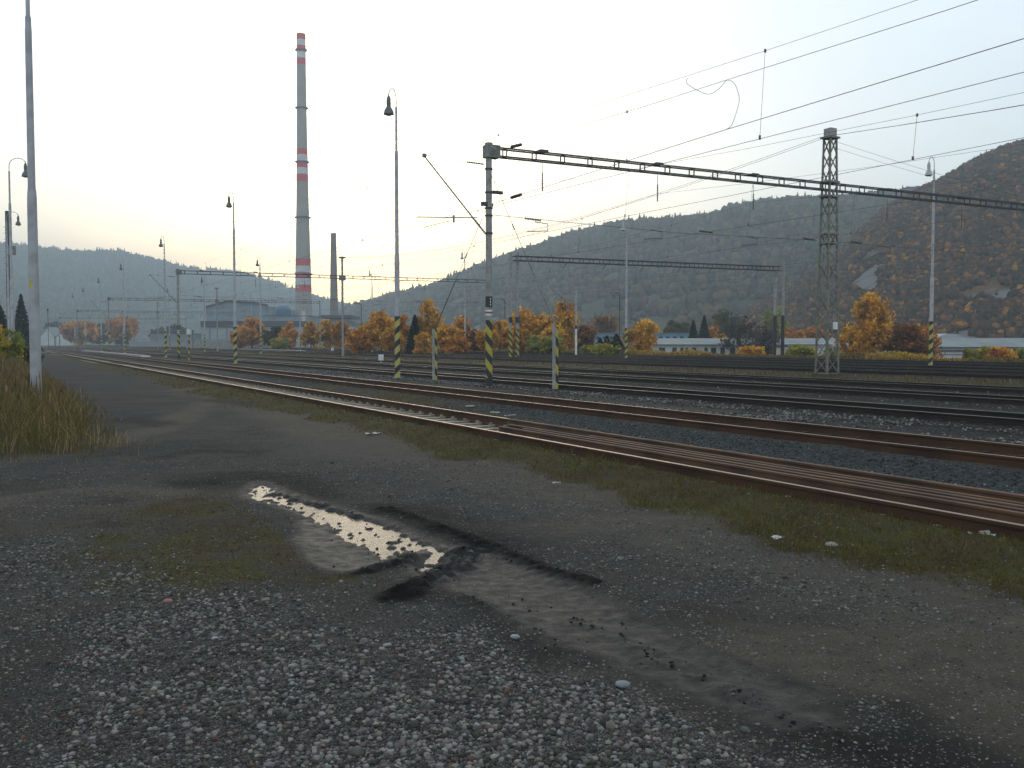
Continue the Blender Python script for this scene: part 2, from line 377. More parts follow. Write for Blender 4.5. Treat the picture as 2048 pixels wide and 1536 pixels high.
# ------------------------------------------------------------------ ground
PUD = [(486, 990), (518, 964), (560, 980), (620, 1002), (690, 1022), (760, 1040), (800, 1058), (850, 1078), (893, 1095), (897, 1112), (870, 1136), (848, 1150), (833, 1142), (838, 1104), (805, 1103), (772, 1116), (740, 1100), (690, 1074), (645, 1048), (600, 1024), (560, 1008), (520, 1000)]
PUD2 = [(612, 1040), (660, 1060), (740, 1103), (780, 1122), (730, 1140), (660, 1132), (622, 1105), (606, 1070)]
PUD3 = [(905, 1105), (960, 1112), (1060, 1150), (1180, 1200), (1300, 1260), (1450, 1330), (1600, 1390), (1650, 1440), (1560, 1430), (1350, 1350), (1180, 1300), (1080, 1262), (985, 1200), (890, 1170)]
RIDGES = [([(770, 1018), (860, 1052), (960, 1085), (1090, 1142), (1180, 1165)], .11, .030),
          ([(730, 1146), (780, 1132), (832, 1112)], .12, .045), ([(800, 1198), (860, 1165), (905, 1132), (926, 1104)], .13, .050),
          ([(900, 1185), (1000, 1230), (1090, 1275), (1150, 1310)], .10, .020), ([(1150, 1240), (1330, 1320), (1500, 1400), (1740, 1500)], .09, .016),
          ([(540, 985), (640, 1008), (760, 1045)], .07, .018)]
WORN = [([(2300, 1400), (1800, 1200), (1500, 1110), (1150, 1000), (850, 920), (640, 860), (480, 800), (330, 755), (240, 725)], .95),
        ([(-300, 1060), (0, 1005), (170, 980), (330, 985)], .35), ([(-200, 960), (150, 905), (330, 855), (430, 800)], .45), ([(1250, 1400), (1500, 1320), (1900, 1300)], .6)]
OILY = [([(390, 965), (470, 950), (560, 955), (660, 990)], .55), ([(300, 918), (400, 900), (480, 905)], .45), ([(430, 800), (520, 812), (640, 822)], .6), ([(250, 838), (330, 850)], .5),
        ([(760, 1015), (930, 1075), (1120, 1150)], .35), ([(840, 1190), (1010, 1235), (1180, 1330)], .32), ([(1150, 1250), (1450, 1380), (1800, 1530)], .4)]
def poly_sd(px, x, y):
    """signed distance, negative inside, of ground polygon given in photo pixels"""
    pts = [gnd(a, b) for a, b in px]; n = len(pts); d = np.full(x.shape, 1e9); ins = np.zeros(x.shape, bool)
    for i in range(n):
        a, b = pts[i], pts[(i + 1) % n]; ex, ey = b.x - a.x, b.y - a.y
        t = np.clip(((x - a.x) * ex + (y - a.y) * ey) / (ex * ex + ey * ey), 0, 1)
        d = np.minimum(d, np.hypot(x - a.x - ex * t, y - a.y - ey * t))
        c = ((a.y > y) != (b.y > y)) & (x < (b.x - a.x) * (y - a.y) / ((b.y - a.y) or 1e-9) + a.x); ins ^= c
    return np.where(ins, -d, d)
def line_d(px, x, y):
    pts = [gnd(a, b) for a, b in px]; d = np.full(x.shape, 1e9)
    for a, b in zip(pts[:-1], pts[1:]):
        ex, ey = b.x - a.x, b.y - a.y
        t = np.clip(((x - a.x) * ex + (y - a.y) * ey) / (ex * ex + ey * ey), 0, 1)
        d = np.minimum(d, np.hypot(x - a.x - ex * t, y - a.y - ey * t))
    return d
TR = [8.35, 12.8, 18.9, 25.0, 30.5, 38.9, 43.6, 49.6, 56.6, 63.0]
def masks(x, y):
    s, D = sD(x, y)
    n1 = fbm(x * .8, y * .8, 4, 21); n2 = fbm(x * 2.5, y * 2.5, 4, 22); n3 = fbm(x * .25, y * .25, 3, 23)
    near = (np.hypot(x, y) < 30)
    pd = np.full(x.shape, 9.); pd2 = pd.copy(); pd3 = pd.copy()
    rid = np.zeros(x.shape)
    k = near
    pd[k] = poly_sd(PUD, x[k], y[k]) + (n2[k] - .5) * .10
    pd2[k] = poly_sd(PUD2, x[k], y[k]) + (n2[k] - .5) * .2
    pd3[k] = poly_sd(PUD3, x[k], y[k]) + (n2[k] - .5) * .25
    for pl, wd, hh in RIDGES:
        d = line_d(pl, x[k], y[k]) + (n2[k] - .5) * .22
        rid[k] = np.maximum(rid[k], np.exp(-(d / wd) ** 2) * hh)
    verge = sstep(5.75, 6.35, D + (n1 - .5) * 1.5) * sstep(7.75, 7.45, D)
    left = sstep(2.6, 1.4, D + (n1 - .5) * 1.6 + .4 * np.clip((30 - s) / 10, 0, 1)) * sstep(15.5, 17.5, s + (n1 - .5) * 3 + D * .25)
    # low mossy patch left of the wet rut
    mc = poly_sd([(150, 1110), (230, 1020), (330, 980), (480, 995), (590, 1050), (610, 1110), (560, 1170), (300, 1200), (160, 1180)], x, y)
    moss = sstep(.35, -.35, mc + (n1 - .5) * 1.3) * .9
    mc2 = poly_sd([(600, 1150), (700, 1148), (760, 1165), (640, 1172)], x, y); moss = np.maximum(moss, sstep(.2, -.1, mc2 + (n2 - .5) * .3))
    between = sstep(9.4, 9.8, D) * sstep(11.9, 11.5, D)
    g2 = between * sstep(.5, .62, fbm(s * .12, D * .8, 3, 31)) * .8
    t23 = sstep(13.9, 14.6, D) * sstep(17.6, 17.0, D); g2 = np.maximum(g2, t23 * sstep(.5, .7, n1) * .55)
    far = sstep(32.2, 33, D) * sstep(37.2, 36.6, D) * .6 + sstep(64.5, 66, D) * .95
    pt = sstep(.36, .58, fbm(x * 3.1, y * 3.1, 4, 61) * .6 + n1 * .4)
    grass = np.clip(np.maximum.reduce([verge * (.62 + .38 * pt), left, moss * (.44 + .35 * pt), g2 * pt, far]), 0, 1)
    wet = np.maximum.reduce([sstep(.22, -.02, pd), sstep(.2, 0, pd2), sstep(.3, .0, pd3) * .85])
    mud = np.clip(np.maximum(wet, rid / .03), 0, 1)
    worn = np.zeros(x.shape); oily = np.zeros(x.shape); nr = (np.hypot(x, y) < 120)
    for pl, wd in WORN: worn[nr] = np.maximum(worn[nr], sstep(1.5, .4, (line_d(pl, x[nr], y[nr]) + (n1[nr] - .5) * wd * 1.6 + (n2[nr] - .5) * .3) / wd))
    for pl, wd in OILY: oily[nr] = np.maximum(oily[nr], sstep(1.4, .1, (line_d(pl, x[nr], y[nr]) + (n1[nr] - .5) * wd * 1.4 + (n2[nr] - .5) * .5) / wd))
    # gravel amount: 1 = coarse pale pebbles
    cg = poly_sd([(230, 1250), (520, 1190), (760, 1230), (960, 1260), (1100, 1330), (1400, 1460), (1560, 1600), (400, 1600), (60, 1560), (60, 1400)], x, y)
    gr = sstep(.7, -.5, cg + (n1 - .5) * 1.6) * .9
    cg2 = poly_sd([(0, 1120), (120, 1090), (230, 1110), (330, 1170), (180, 1190), (0, 1170)], x, y); gr = np.maximum(gr, sstep(.9, -.3, cg2 + (n1 - .5) * 1.4) * .6)
    cg3 = poly_sd([(560, 880), (700, 890), (900, 930), (1000, 970), (850, 985), (650, 950)], x, y); gr = np.maximum(gr, sstep(1.2, -.5, cg3 + (n1 - .5) * 1.4) * .5)
    gr = np.maximum(gr, .30 * sstep(.42, .62, n1)) * (1 - mud) * (1 - .7 * oily)
    dark = between * (1 - g2)              # dark blue grey ash between the first tracks
    bal = np.zeros(x.shape)
    for c_ in TR[2:]: bal = np.maximum(bal, sstep(2.6, 2.0, np.abs(D - c_)))
    bal = np.maximum(bal, sstep(13.8, 14.4, D) * sstep(17.4, 16.8, D) * sstep(.42, .6, fbm(s * .15, D * .5, 3, 41)))
    bal *= (1 - far)
    return dict(worn=worn, oily=oily, s=s, D=D, pd=pd, pd2=pd2, pd3=pd3, rid=rid, grass=grass * (1 - mud * .95), wet=wet, mud=mud, gravel=gr, dark=dark, ballast=bal, n1=n1, n2=n2, verge=verge, left=left, moss=moss, g2=g2)
def ground_z(x, y, m=None):
    m = m or masks(x, y); D = m['D']
    z = zg(D) + (fbm(x * 1.3, y * 1.3, 3, 51) - .5) * .05 + (m['n2'] - .5) * .03 * sstep(40, 10, np.hypot(x, y))
    z += (fbm(x * 9, y * 9, 2, 52) - .5) * .018 * sstep(25, 8, np.hypot(x, y))
    flat = np.clip(np.minimum.reduce([m['pd'] / .25, (m['pd2'] + .0) / .25, (m['pd3']) / .3]), 0, 1)
    z = z * (.25 + .75 * flat)
    z += (fbm(x * 11, y * 11, 3, 92) - .5) * .022 * m['wet']
    z -= (.046 - .034 * sstep(.60, .72, fbm(x * 20, y * 8, 3, 91) + .16 * sstep(-.12, 0, m['pd']))) * sstep(.10, -.10, m['pd']) + .014 * sstep(.15, -.1, m['pd2']) + .02 * sstep(.2, -.1, m['pd3'])
    z += m['rid'] * (.25 + .95 * sstep(.35, .65, fbm(x * 24, y * 24, 3, 53)))
    z += .08 * (sstep(6.3, 7.0, D) * sstep(7.56, 7.46, D) + sstep(9.16, 9.28, D) * sstep(10.4, 9.8, D) + sstep(11.0, 11.5, D) * sstep(12.02, 11.94, D) + sstep(13.58, 13.7, D) * sstep(14.6, 14, D))
    z += .02 * (sstep(12.1, 12.2, D) * sstep(13.5, 13.4, D))
    z += .05 * m['ballast']
    z -= .02 * sstep(9.9, 10.3, D) * sstep(11.4, 11.1, D)
    # keep clear of the road edge verge: a low bank
    z += .04 * m['verge'] * m['n1']
    z += .10 * m['left']
    return z
def graded(a, b, lo, hi, st, g):
    c = list(np.arange(a, b, st)); x = c[-1]; s_ = st
    while x < hi: s_ *= g; x += s_; c.append(min(x, hi))
    x = c[0]; s_ = st; l = []
    while x > lo: s_ *= g; x -= s_; l.append(max(x, lo))
    return np.array(l[::-1] + c)
gxs = graded(-8.5, 8.5, -2450, 2450, .04, 1.045); gys = graded(3.2, 15, -40, 3100, .035, 1.035)
GX, GY = np.meshgrid(gxs, gys); fx, fy = GX.ravel(), GY.ravel()
gm = masks(fx, fy); gz = ground_z(fx, fy, gm)
mmx = len(gxs); i = np.arange((len(gys) - 1) * (mmx - 1)); a = (i // (mmx - 1)) * mmx + i % (mmx - 1)
def ground_mat():
    m = bpy.data.materials.new("yard_ground"); m.use_nodes = True; t = m.node_tree; b = t.nodes["Principled BSDF"]
    g = t.nodes.new("ShaderNodeTexCoord"); Lk = t.links.new
    def A(n): a_ = t.nodes.new("ShaderNodeAttribute"); a_.attribute_name = n; return a_.outputs["Fac"]
    def N(sc, d=5, rough=.6):
        n_ = t.nodes.new("ShaderNodeTexNoise"); n_.inputs["Scale"].default_value = sc; n_.inputs["Detail"].default_value = d; n_.inputs["Roughness"].default_value = rough
        Lk(g.outputs["Object"], n_.inputs["Vector"]); return n_.outputs[0]
    def R(v, a_, b_, c=0, d=1):
        r_ = t.nodes.new("ShaderNodeMapRange"); r_.inputs[1].default_value = a_; r_.inputs[2].default_value = b_; r_.inputs[3].default_value = c; r_.inputs[4].default_value = d
        Lk(v, r_.inputs[0]); return r_.outputs[0]
    def MX(f, a_, b_, mode='MIX'):
        q = t.nodes.new("ShaderNodeMix"); q.data_type = 'RGBA'; q.blend_type = mode
        for s_, v in ((0, f), (6, a_), (7, b_)):
            if isinstance(v, tuple): q.inputs[s_].default_value = (*v, 1)
            elif isinstance(v, float): q.inputs[s_].default_value = v
            else: Lk(v, q.inputs[s_])
        return q.outputs[2]
    def MA(op, a_, b_):
        q = t.nodes.new("ShaderNodeMath"); q.operation = op
        for k, v in enumerate((a_, b_)):
            if isinstance(v, (int, float)): q.inputs[k].default_value = v
            else: Lk(v, q.inputs[k])
        return q.outputs[0]
    def VO(sc, feat='F1'):
        v = t.nodes.new("ShaderNodeTexVoronoi"); v.inputs["Scale"].default_value = sc; v.feature = feat; Lk(g.outputs["Object"], v.inputs["Vector"]); return v
    base = MX(R(N(1.1, 6), .35, .65), (.060, .052, .041), (.030, .030, .028))
    base = MX(R(N(.35, 3), .45, .62), base, (.085, .068, .052))
    base = MX(R(N(.16, 4), .46, .60), base, (.036, .041, .043))
    base = MX(R(N(2.2, 6, .7), .52, .70), base, (.080, .080, .076))
    base = MX(R(N(.7, 5), .56, .70), base, (.016, .016, .015))
    base = MX(R(N(30, 6, .8), .35, .7, 0, .6), base, (.015, .015, .014))
    base = MX(MA('MULTIPLY', A('worn'), .75), base, MX(R(N(4, 6, .7), .35, .65), (.125, .105, .080), (.080, .068, .054)))
    base = MX(MA('MULTIPLY', A('oily'), .85), base, MX(R(N(8, 5, .7), .35, .65), (.022, .021, .019), (.010, .010, .010)))
    base = MX(R(N(75, 4, .8), .42, .62, 0, .55), base, (.022, .020, .018))
    # small stones pressed in the dirt
    v1 = VO(52); v2 = VO(16)
    stc = MX(R(v1.outputs["Color"], .0, 1.0), (.05, .052, .052), (.26, .26, .26))
    sp = t.nodes.new("ShaderNodeSeparateColor"); Lk(v1.outputs["Color"], sp.inputs[0])
    sel = MA('GREATER_THAN', sp.outputs[0], MA('SUBTRACT', .86, MA('MULTIPLY', A("gravel"), .6)))
    cell = MA('MULTIPLY', sel, R(v1.outputs["Distance"], .42, .30))
    col = MX(cell, base, MX(sp.outputs[1], (.06, .065, .066), (.22, .22, .215)))
    v3 = VO(120); s3 = t.nodes.new("ShaderNodeSeparateColor"); Lk(v3.outputs["Color"], s3.inputs[0])
    grit = MX(s3.outputs[0], (.036, .034, .030), (.17, .162, .145)); grit = MX(R(v3.outputs["Distance"], .35, .7), grit, (.015, .015, .015))
    col = MX(MA('MULTIPLY', R(A("gravel"), .05, .7), .8), col, grit)
    # ash, ballast, grass soil
    col = MX(A("dark"), col, MX(R(N(14, 5), .38, .68), MX(s3.outputs[1], (.028, .032, .032), (.085, .092, .090)), (.013, .016, .016)))
    sp2 = t.nodes.new("ShaderNodeSeparateColor"); Lk(v2.outputs["Color"], sp2.inputs[0])
    balc = MX(R(v2.outputs["Distance"], .25, .6), MX(sp2.outputs[0], (.020, .017, .014), (.085, .075, .065)), (.009, .008, .007))
    col = MX(A("ballast"), col, balc)
    gcol = MX(R(N(5, 5), .35, .65), (.062, .050, .022), (.058, .042, .022)); gcol = MX(R(N(.9, 3), .45, .6), gcol, (.070, .066, .020))
    gcol = MX(R(N(26, 5, .8), .4, .7), gcol, (.020, .018, .012))
    gf = R(MA('ADD', A("grass"), MA('MULTIPLY', MA('SUBTRACT', N(14, 5), .5), .9)), .35, .65)
    col = MX(gf, col, gcol)
    mudc = MX(R(N(7, 5), .35, .65), (.030, .027, .022), (.017, .016, .014))
    mudc = MX(R(MA('ADD', A('pale'), MA('MULTIPLY', MA('SUBTRACT', N(6, 6, .7), .5), 1.6)), .35, 1.0), mudc, (.038, .035, .028))
    mudc = MX(R(N(34, 5, .8), .5, .66, 0, .7), mudc, (.012, .012, .011))
    mudc = MX(R(A('ridge'), .25, .9), mudc, (.010, .010, .009))
    col = MX(R(MA('ADD', A("mud"), MA('MULTIPLY', MA('SUBTRACT', N(9, 4), .5), .5)), .3, .6), col, mudc)
    Lk(col, b.inputs["Base Color"])
    ro = MX(A("wet"), (.92, .92, .92), R(N(11, 5), .35, .7, .55, .85)); Lk(ro, b.inputs["Roughness"])
    Lk(R(A("wet"), .2, .9, .06, .30), b.inputs["Specular IOR Level"])
    hgt = MA('ADD', MA('MULTIPLY', N(60, 6, .7), .6), MA('MULTIPLY', cell, .6)); hgt = MA('ADD', hgt, MA('MULTIPLY', N(9, 5), 1.2))
    bp = t.nodes.new("ShaderNodeBump"); bp.inputs["Distance"].default_value = .02; Lk(hgt, bp.inputs["Height"])
    Lk(R(A("wet"), 0, 1, .9, .75), bp.inputs["Strength"]); Lk(bp.outputs[0], b.inputs["Normal"])
    return m
pale = np.clip(np.maximum(sstep(.05, -.1, gm['pd2']), .55 * sstep(.15, -.25, gm['pd3'])) - gm['rid'] / .02, 0, 1)
go = npmesh("ground", np.stack([fx, fy, gz], 1), np.stack([a, a + 1, a + mmx + 1, a + mmx], 1), ground_mat(), smooth=True,
            attrs={k: gm[k] for k in ("worn", "oily", "gravel", "dark", "ballast", "grass", "mud", "wet")} | {"pale": pale, "ridge": np.clip(gm["rid"] / .03, 0, 1)})
tag(go, kind='structure')

# puddle water lying in the rut
def water_mat():
    m = bpy.data.materials.new("puddle_water"); m.use_nodes = True; t = m.node_tree; b = t.nodes["Principled BSDF"]
    b.inputs["Base Color"].default_value = (.06, .052, .04, 1); b.inputs["Roughness"].default_value = .24; b.inputs["IOR"].default_value = 1.2
    b.inputs["Specular IOR Level"].default_value = .22
    g = t.nodes.new("ShaderNodeTexCoord"); n_ = t.nodes.new("ShaderNodeTexNoise"); n_.inputs["Scale"].default_value = 8; n_.inputs["Detail"].default_value = 2
    bp = t.nodes.new("ShaderNodeBump"); bp.inputs["Strength"].default_value = .4; bp.inputs["Distance"].default_value = .01
    t.links.new(g.outputs["Object"], n_.inputs["Vector"]); t.links.new(n_.outputs[0], bp.inputs["Height"]); t.links.new(bp.outputs[0], b.inputs["Normal"]); return m
wp = [gnd(a_, b_) for a_, b_ in [(440, 1000), (500, 940), (640, 985), (800, 1035), (960, 1090), (940, 1130), (860, 1190), (800, 1160), (700, 1110), (560, 1030)]]
mb = MB(); mb.prism([(p_.x, p_.y) for p_ in wp][::-1], -.05, -.028)
wo = mb.build("puddle_water", water_mat()); tag(wo, "shallow puddle shining in the muddy tyre rut", "puddle", kind='structure')

# ------------------------------------------------------------------ pebbles and ballast stones
M_peb = mat("pebble", (1, 1, 1), .85, col2=(.75, .75, .75), scale=30, attr="col", spec=.12, bump=.2, bscale=80)
def scatter(n, xr, yr, prob, seed):
    r = np.random.default_rng(seed); y = np.exp(np.log(yr[0]) + (np.log(yr[1]) - np.log(yr[0])) * r.random(n))
    x = (r.random(n) * (xr[1] - xr[0]) + xr[0]) * y
    m = masks(x, y); k = r.random(n) < prob(m, x, y)
    m = {q: v[k] for q, v in m.items()}; return x[k], y[k], m, r
x, y, m_, r_ = scatter(330000, (-.72, .72), (3.3, 14), lambda m, x, y: np.clip(m['gravel'] * (.35 + 1.3 * sstep(.38, .58, fbm(x * 2.2, y * 2.2, 3, 77))) + .10, 0, 1) * (1 - m['mud']) * (1 - .45 * m['grass']) * (1 - m['ballast']) * (m['D'] < 7.4), 5)
z = ground_z(x, y, m_); n = len(x)
sz = .0035 + .014 * r_.random(n) ** 4.5 * (.5 + .8 * m_['gravel'])
big = r_.random(n) < .006; sz[big] *= 1.9
R = np.stack([sz * (.8 + .5 * r_.random(n)), sz * (.7 + .5 * r_.random(n)), sz * (.45 + .35 * r_.random(n))], 1)
shade = .040 + .21 * r_.random(n) ** 2.2
col = shade[:, None] * np.array([1.06, 1.0, .90]) * (1 + (r_.random((n, 3)) - .5) * .2)
rb = r_.random(n) < .02; col[rb] = (.13, .07, .05)
o = blobs("pebbles", np.stack([x, y, z + R[:, 2] * .15], 1), R, col, M_peb, .22, smooth=True); print('pebbles', n)
tag(o, "grey river pebbles strewn over the yard dirt", "pebbles", kind='stuff')
n = 60000; r_ = np.random.default_rng(28); s = 3 + 45 * r_.random(n) ** 1.3; D = 9.6 + 2.2 * r_.random(n)
x = DV[0] * s + NV[0] * D; y = DV[1] * s + NV[1] * D; m_ = masks(x, y); k = (r_.random(n) < .45 * m_['dark']) & (np.abs(x / np.maximum(y, 1)) < .75)
x, y = x[k], y[k]; m_ = {q: v[k] for q, v in m_.items()}; z = ground_z(x, y, m_); n = len(x)
sz = .006 + .016 * r_.random(n) ** 2; sh = .015 + .08 * r_.random(n) ** 1.5; pl_ = r_.random(n) < .02; sh[pl_] = .3
o = blobs("ash_gravel", np.stack([x, y, z + sz * .2], 1), np.stack([sz, sz * .8, sz * .6], 1), sh[:, None] * np.array([.95, 1, 1]), M_peb, .3)
tag(o, "dark grey grit lying between the first two tracks", "gravel", kind='stuff')
# ballast stones between and beside the farther tracks
n = 70000; r_ = np.random.default_rng(8); D = np.concatenate([14.2 + 2.8 * r_.random(n // 3), 16.6 + 4.6 * r_.random(n // 3), 22 + 11 * r_.random(n - 2 * (n // 3))])
s = 1 + 60 * r_.random(n) ** 1.1
x = DV[0] * s + NV[0] * D; y = DV[1] * s + NV[1] * D
m_ = masks(x, y); k = (r_.random(n) < m_['ballast'] * np.where(D < 17.7, .95, np.where(np.abs(D - 21.9) < 1.2, .7, .10)) * (.25 + sstep(.4, .6, m_['n1']))) & (np.abs(x / np.maximum(y, 1)) < .7) & (y > 5)
for c_ in TR: k &= ~((np.abs(np.abs(D - c_) - .75) < .12))
x, y = x[k], y[k]; m_ = {q: v[k] for q, v in m_.items()}; z = ground_z(x, y, m_); n = len(x)
sz = .014 + .026 * r_.random(n); R = np.stack([sz, sz * .8, sz * .6], 1); sh = .04 + .26 * r_.random(n) ** 2
o = blobs("ballast_stones", np.stack([x, y, z + R[:, 2] * .5], 1), R, sh[:, None] * np.array([1, .95, .9]), M_peb, .3)
tag(o, "pale ballast stones between the farther tracks", "ballast", kind='stuff')
# clods of mud along the ridges
n = 26000; r_ = np.random.default_rng(9); y = 4 + 9 * r_.random(n); x = (r_.random(n) * 1.1 - .35) * y
m_ = masks(x, y); k = r_.random(n) < np.clip(m_['rid'] / .03 - .2, 0, .35) + .08 * (np.abs(m_['pd']) < .13) + .05 * (m_['pd3'] < 0) * (m_['n2'] > .5) + .04 * (m_['pd2'] < 0) + .10 * ((m_['pd'] < 0) & (m_['n2'] > .55))
x, y = x[k], y[k]; m_ = {q: v[k] for q, v in m_.items()}; z = ground_z(x, y, m_); n = len(x); sz = .004 + .010 * r_.random(n) ** 2
z = np.where(m_['pd'] < -.02, np.maximum(z, -.028), z)
o = blobs("mud_clods", np.stack([x, y, z + sz * .3], 1), np.stack([sz, sz, sz * .7], 1), np.full((n, 3), .022) * (.7 + .7 * r_.random((n, 1))), M_peb, .35)
tag(o, "dark mud clods thrown up along the tyre ruts", "mud", kind='stuff')

# ------------------------------------------------------------------ grass
M_blade = mat("grass_blade", (1, 1, 1), .9, col2=(.8, .8, .8), scale=3, attr="col", spec=.1, transl=.35)
def blades(name, x, y, z, h, wd, cols, lean=.35, seg=2):
    n = len(x); an = RNG.random(n) * 6.283; ln = RNG.random(n) * lean * h; bd = RNG.random(n) * 6.283
    ca, sa = np.cos(an) * wd, np.sin(an) * wd; lx, ly = np.cos(bd) * ln, np.sin(bd) * ln
    b = np.stack([x, y, z], 1)
    v = np.zeros((n, 5, 3)); sd_ = np.stack([ca, sa, 0 * ca], 1)
    v[:, 0] = b - sd_; v[:, 1] = b + sd_
    mid = b + np.stack([lx * .35, ly * .35, h * .55], 1); v[:, 2] = mid + sd_ * .8; v[:, 3] = mid - sd_ * .8
    v[:, 4] = b + np.stack([lx, ly, h], 1)
    o_ = (np.arange(n) * 5)[:, None]
    f = np.concatenate([o_ + np.array([0, 1, 2]), o_ + np.array([0, 2, 3]), o_ + np.array([3, 2, 4])])
    return npmesh(name, v.reshape(-1, 3), f, M_blade, colors=np.repeat(cols, 5, 0))
x, y, m_, r_ = scatter(260000, (-.65, .66), (3.6, 60), lambda m, x, y: m['grass'] * (m['D'] < 12.2) * (1 - m['left']) * (.35 + .65 * m['verge']), 15)
z = ground_z(x, y, m_); n = len(x); d_ = np.hypot(x, y)
h = (.015 + .035 * r_.random(n) ** 1.5) * np.where(m_['moss'] > .3, .5, 1) * (1 + .6 * (m_['n1'] > .6)); nearR = (m_['D'] > 7.1) & (r_.random(n) < .12); h[nearR] *= 2.0
pal = np.where((m_['moss'] > .3)[:, None], pick([(.085, .07, .025), (.075, .07, .02), (.10, .07, .035)], n), pick([(.10, .09, .022), (.14, .105, .04), (.075, .085, .018), (.11, .075, .035)], n))
tag(blades("verge_grass", x, y, z, h, .002 + .0006 * d_ * .5, pal, .9), "short yellow green grass along the first track and on the mossy patch", "grass", kind='stuff')
# tall dry grass on the left
n = 110000; r_ = np.random.default_rng(16); s = 14 + 60 * r_.random(n) ** 1.5; D = 3.2 - 16 * r_.random(n) ** 1.3
x = DV[0] * s + NV[0] * D; y = DV[1] * s + NV[1] * D; m_ = masks(x, y); k = (r_.random(n) < m_['left'] * (.3 + m_['n1'])) & (x / y > -.75)
x, y, s, D = x[k], y[k], s[k], D[k]; m_ = {q: v[k] for q, v in m_.items()}; z = ground_z(x, y, m_); n = len(x)
edge = sstep(15.5, 22.5, s + D * .25 + 4 * (m_['n1'] - .5)) * sstep(2.4, .5, D + 1.2 * (m_['n1'] - .5))
h = (.06 + .22 * r_.random(n) + .75 * edge * (.35 + .65 * r_.random(n))) * (.7 + .5 * m_['n1'])
green = r_.random(n) < .55
pal = np.where(green[:, None], pick([(.085, .085, .02), (.12, .105, .028)], n), pick([(.26, .19, .09), (.17, .12, .065), (.36, .27, .14), (.14, .10, .07)], n))
tag(blades("tall_grass", x, y, z, h, .0028 + .00012 * y, pal, .8), "tall dry grass and weeds around the foot of the big pole", "grass", kind='stuff')
# seed plumes of the tall grass
k = (r_.random(n) < .07) & (edge > .5) & (h > .6); v_ = np.stack([x[k], y[k], z[k] + h[k] * 1.0], 1); q = len(v_)
o = blobs("grass_plumes", v_, np.stack([np.full(q, .016), np.full(q, .016), .09 + .08 * r_.random(q)], 1), pick([(.22, .15, .07), (.28, .20, .11), (.16, .11, .06)], q), M_blade, .3)
tag(o, "straw coloured seed heads standing above the tall grass", "grass", kind='stuff')
# weeds on the far edge of the yard
n = 30000; r_ = np.random.default_rng(19); s = -5 + 260 * r_.random(n) ** 1.2; D = np.where(r_.random(n) < .75, 65 + 9 * r_.random(n), 32.6 + 4 * r_.random(n))
x = DV[0] * s + NV[0] * D; y = DV[1] * s + NV[1] * D; z = zg(D); h = np.where(D > 50, .12 + .5 * r_.random(n) ** 2, .05 + .15 * r_.random(n))
tag(blades("far_weeds", x, y, z, h, .03 + 0 * x, pick([(.16, .10, .045), (.12, .10, .035), (.09, .06, .03), (.20, .13, .05)], n), .5), "brown weeds along the far edge of the yard", "weeds", kind='stuff')

n = 90000; r_ = np.random.default_rng(23); s = 5 + 210 * r_.random(n); D = 68 + 6 * r_.random(n)
x = DV[0] * s + NV[0] * D; y = DV[1] * s + NV[1] * D
hm_ = .35 + 3.8 * sstep(.44, .78, fbm(s * .16, D * .2, 4, 71)) * np.where(x / y < .13, 1, .16); z = zg(D) + hm_ * r_.random(n) ** 1.3
pn = fbm(s * .09, D * .1, 3, 72); pal = np.where((pn > .53)[:, None], pick([(.46, .27, .04), (.36, .19, .03), (.40, .30, .05)], n), pick([(.18, .12, .05), (.13, .085, .045), (.22, .19, .045)], n))
dn = r_.normal(size=(n, 3)); dn /= np.linalg.norm(dn, axis=1)[:, None]; d2 = np.cross(dn, r_.normal(size=(n, 3))); d2 /= np.linalg.norm(d2, axis=1)[:, None]
c_ = np.stack([x, y, z], 1); q_ = .14
v = np.stack([c_ - dn * q_, c_ + d2 * q_ * .6, c_ + dn * q_, c_ - d2 * q_ * .6], 1).reshape(-1, 3)
tag(npmesh("thicket", v, (np.arange(n) * 4)[:, None] + np.arange(4), M_blade, colors=np.repeat(pal, 4, 0)), "tangled golden and brown undergrowth below the far trees", "thicket", kind='stuff')

# ------------------------------------------------------------------ tracks
def rail_mat(name, side, side2, top, trough):
    m = mat(name, side, .85, col2=side2, scale=1.2, bump=.25, bscale=25, spec=.3); t = m.node_tree; b = t.nodes["Principled BSDF"]
    src = b.inputs["Base Color"].links[0].from_socket; ge = t.nodes.new("ShaderNodeNewGeometry"); sp = t.nodes.new("ShaderNodeSeparateXYZ")
    t.links.new(ge.outputs["True Normal"], sp.inputs[0]); g = t.nodes.new("ShaderNodeMath"); g.operation = 'GREATER_THAN'; g.inputs[1].default_value = .96
    tc_ = t.nodes.new("ShaderNodeTexCoord"); s2 = t.nodes.new("ShaderNodeSeparateXYZ"); t.links.new(tc_.outputs["Object"], s2.inputs[0])
    g2 = t.nodes.new("ShaderNodeMath"); g2.operation = 'GREATER_THAN'; g2.inputs[1].default_value = .13; t.links.new(s2.outputs[2], g2.inputs[0])
    mu = t.nodes.new("ShaderNodeMath"); mu.operation = 'MULTIPLY'; t.links.new(sp.outputs[2], g.inputs[0]); t.links.new(g.outputs[0], mu.inputs[0]); t.links.new(g2.outputs[0], mu.inputs[1])
    mx = t.nodes.new("ShaderNodeMix"); mx.data_type = 'RGBA'; mx.inputs[7].default_value = (*top, 1)
    t.links.new(mu.outputs[0], mx.inputs[0]); t.links.new(src, mx.inputs[6]); t.links.new(mx.outputs[2], b.inputs["Base Color"])
    r = t.nodes.new("ShaderNodeMapRange"); r.inputs[3].default_value = .85; r.inputs[4].default_value = trough; t.links.new(mu.outputs[0], r.inputs[0]); t.links.new(r.outputs[0], b.inputs["Roughness"])
    t.links.new(mu.outputs[0], b.inputs["Metallic"])
    return m
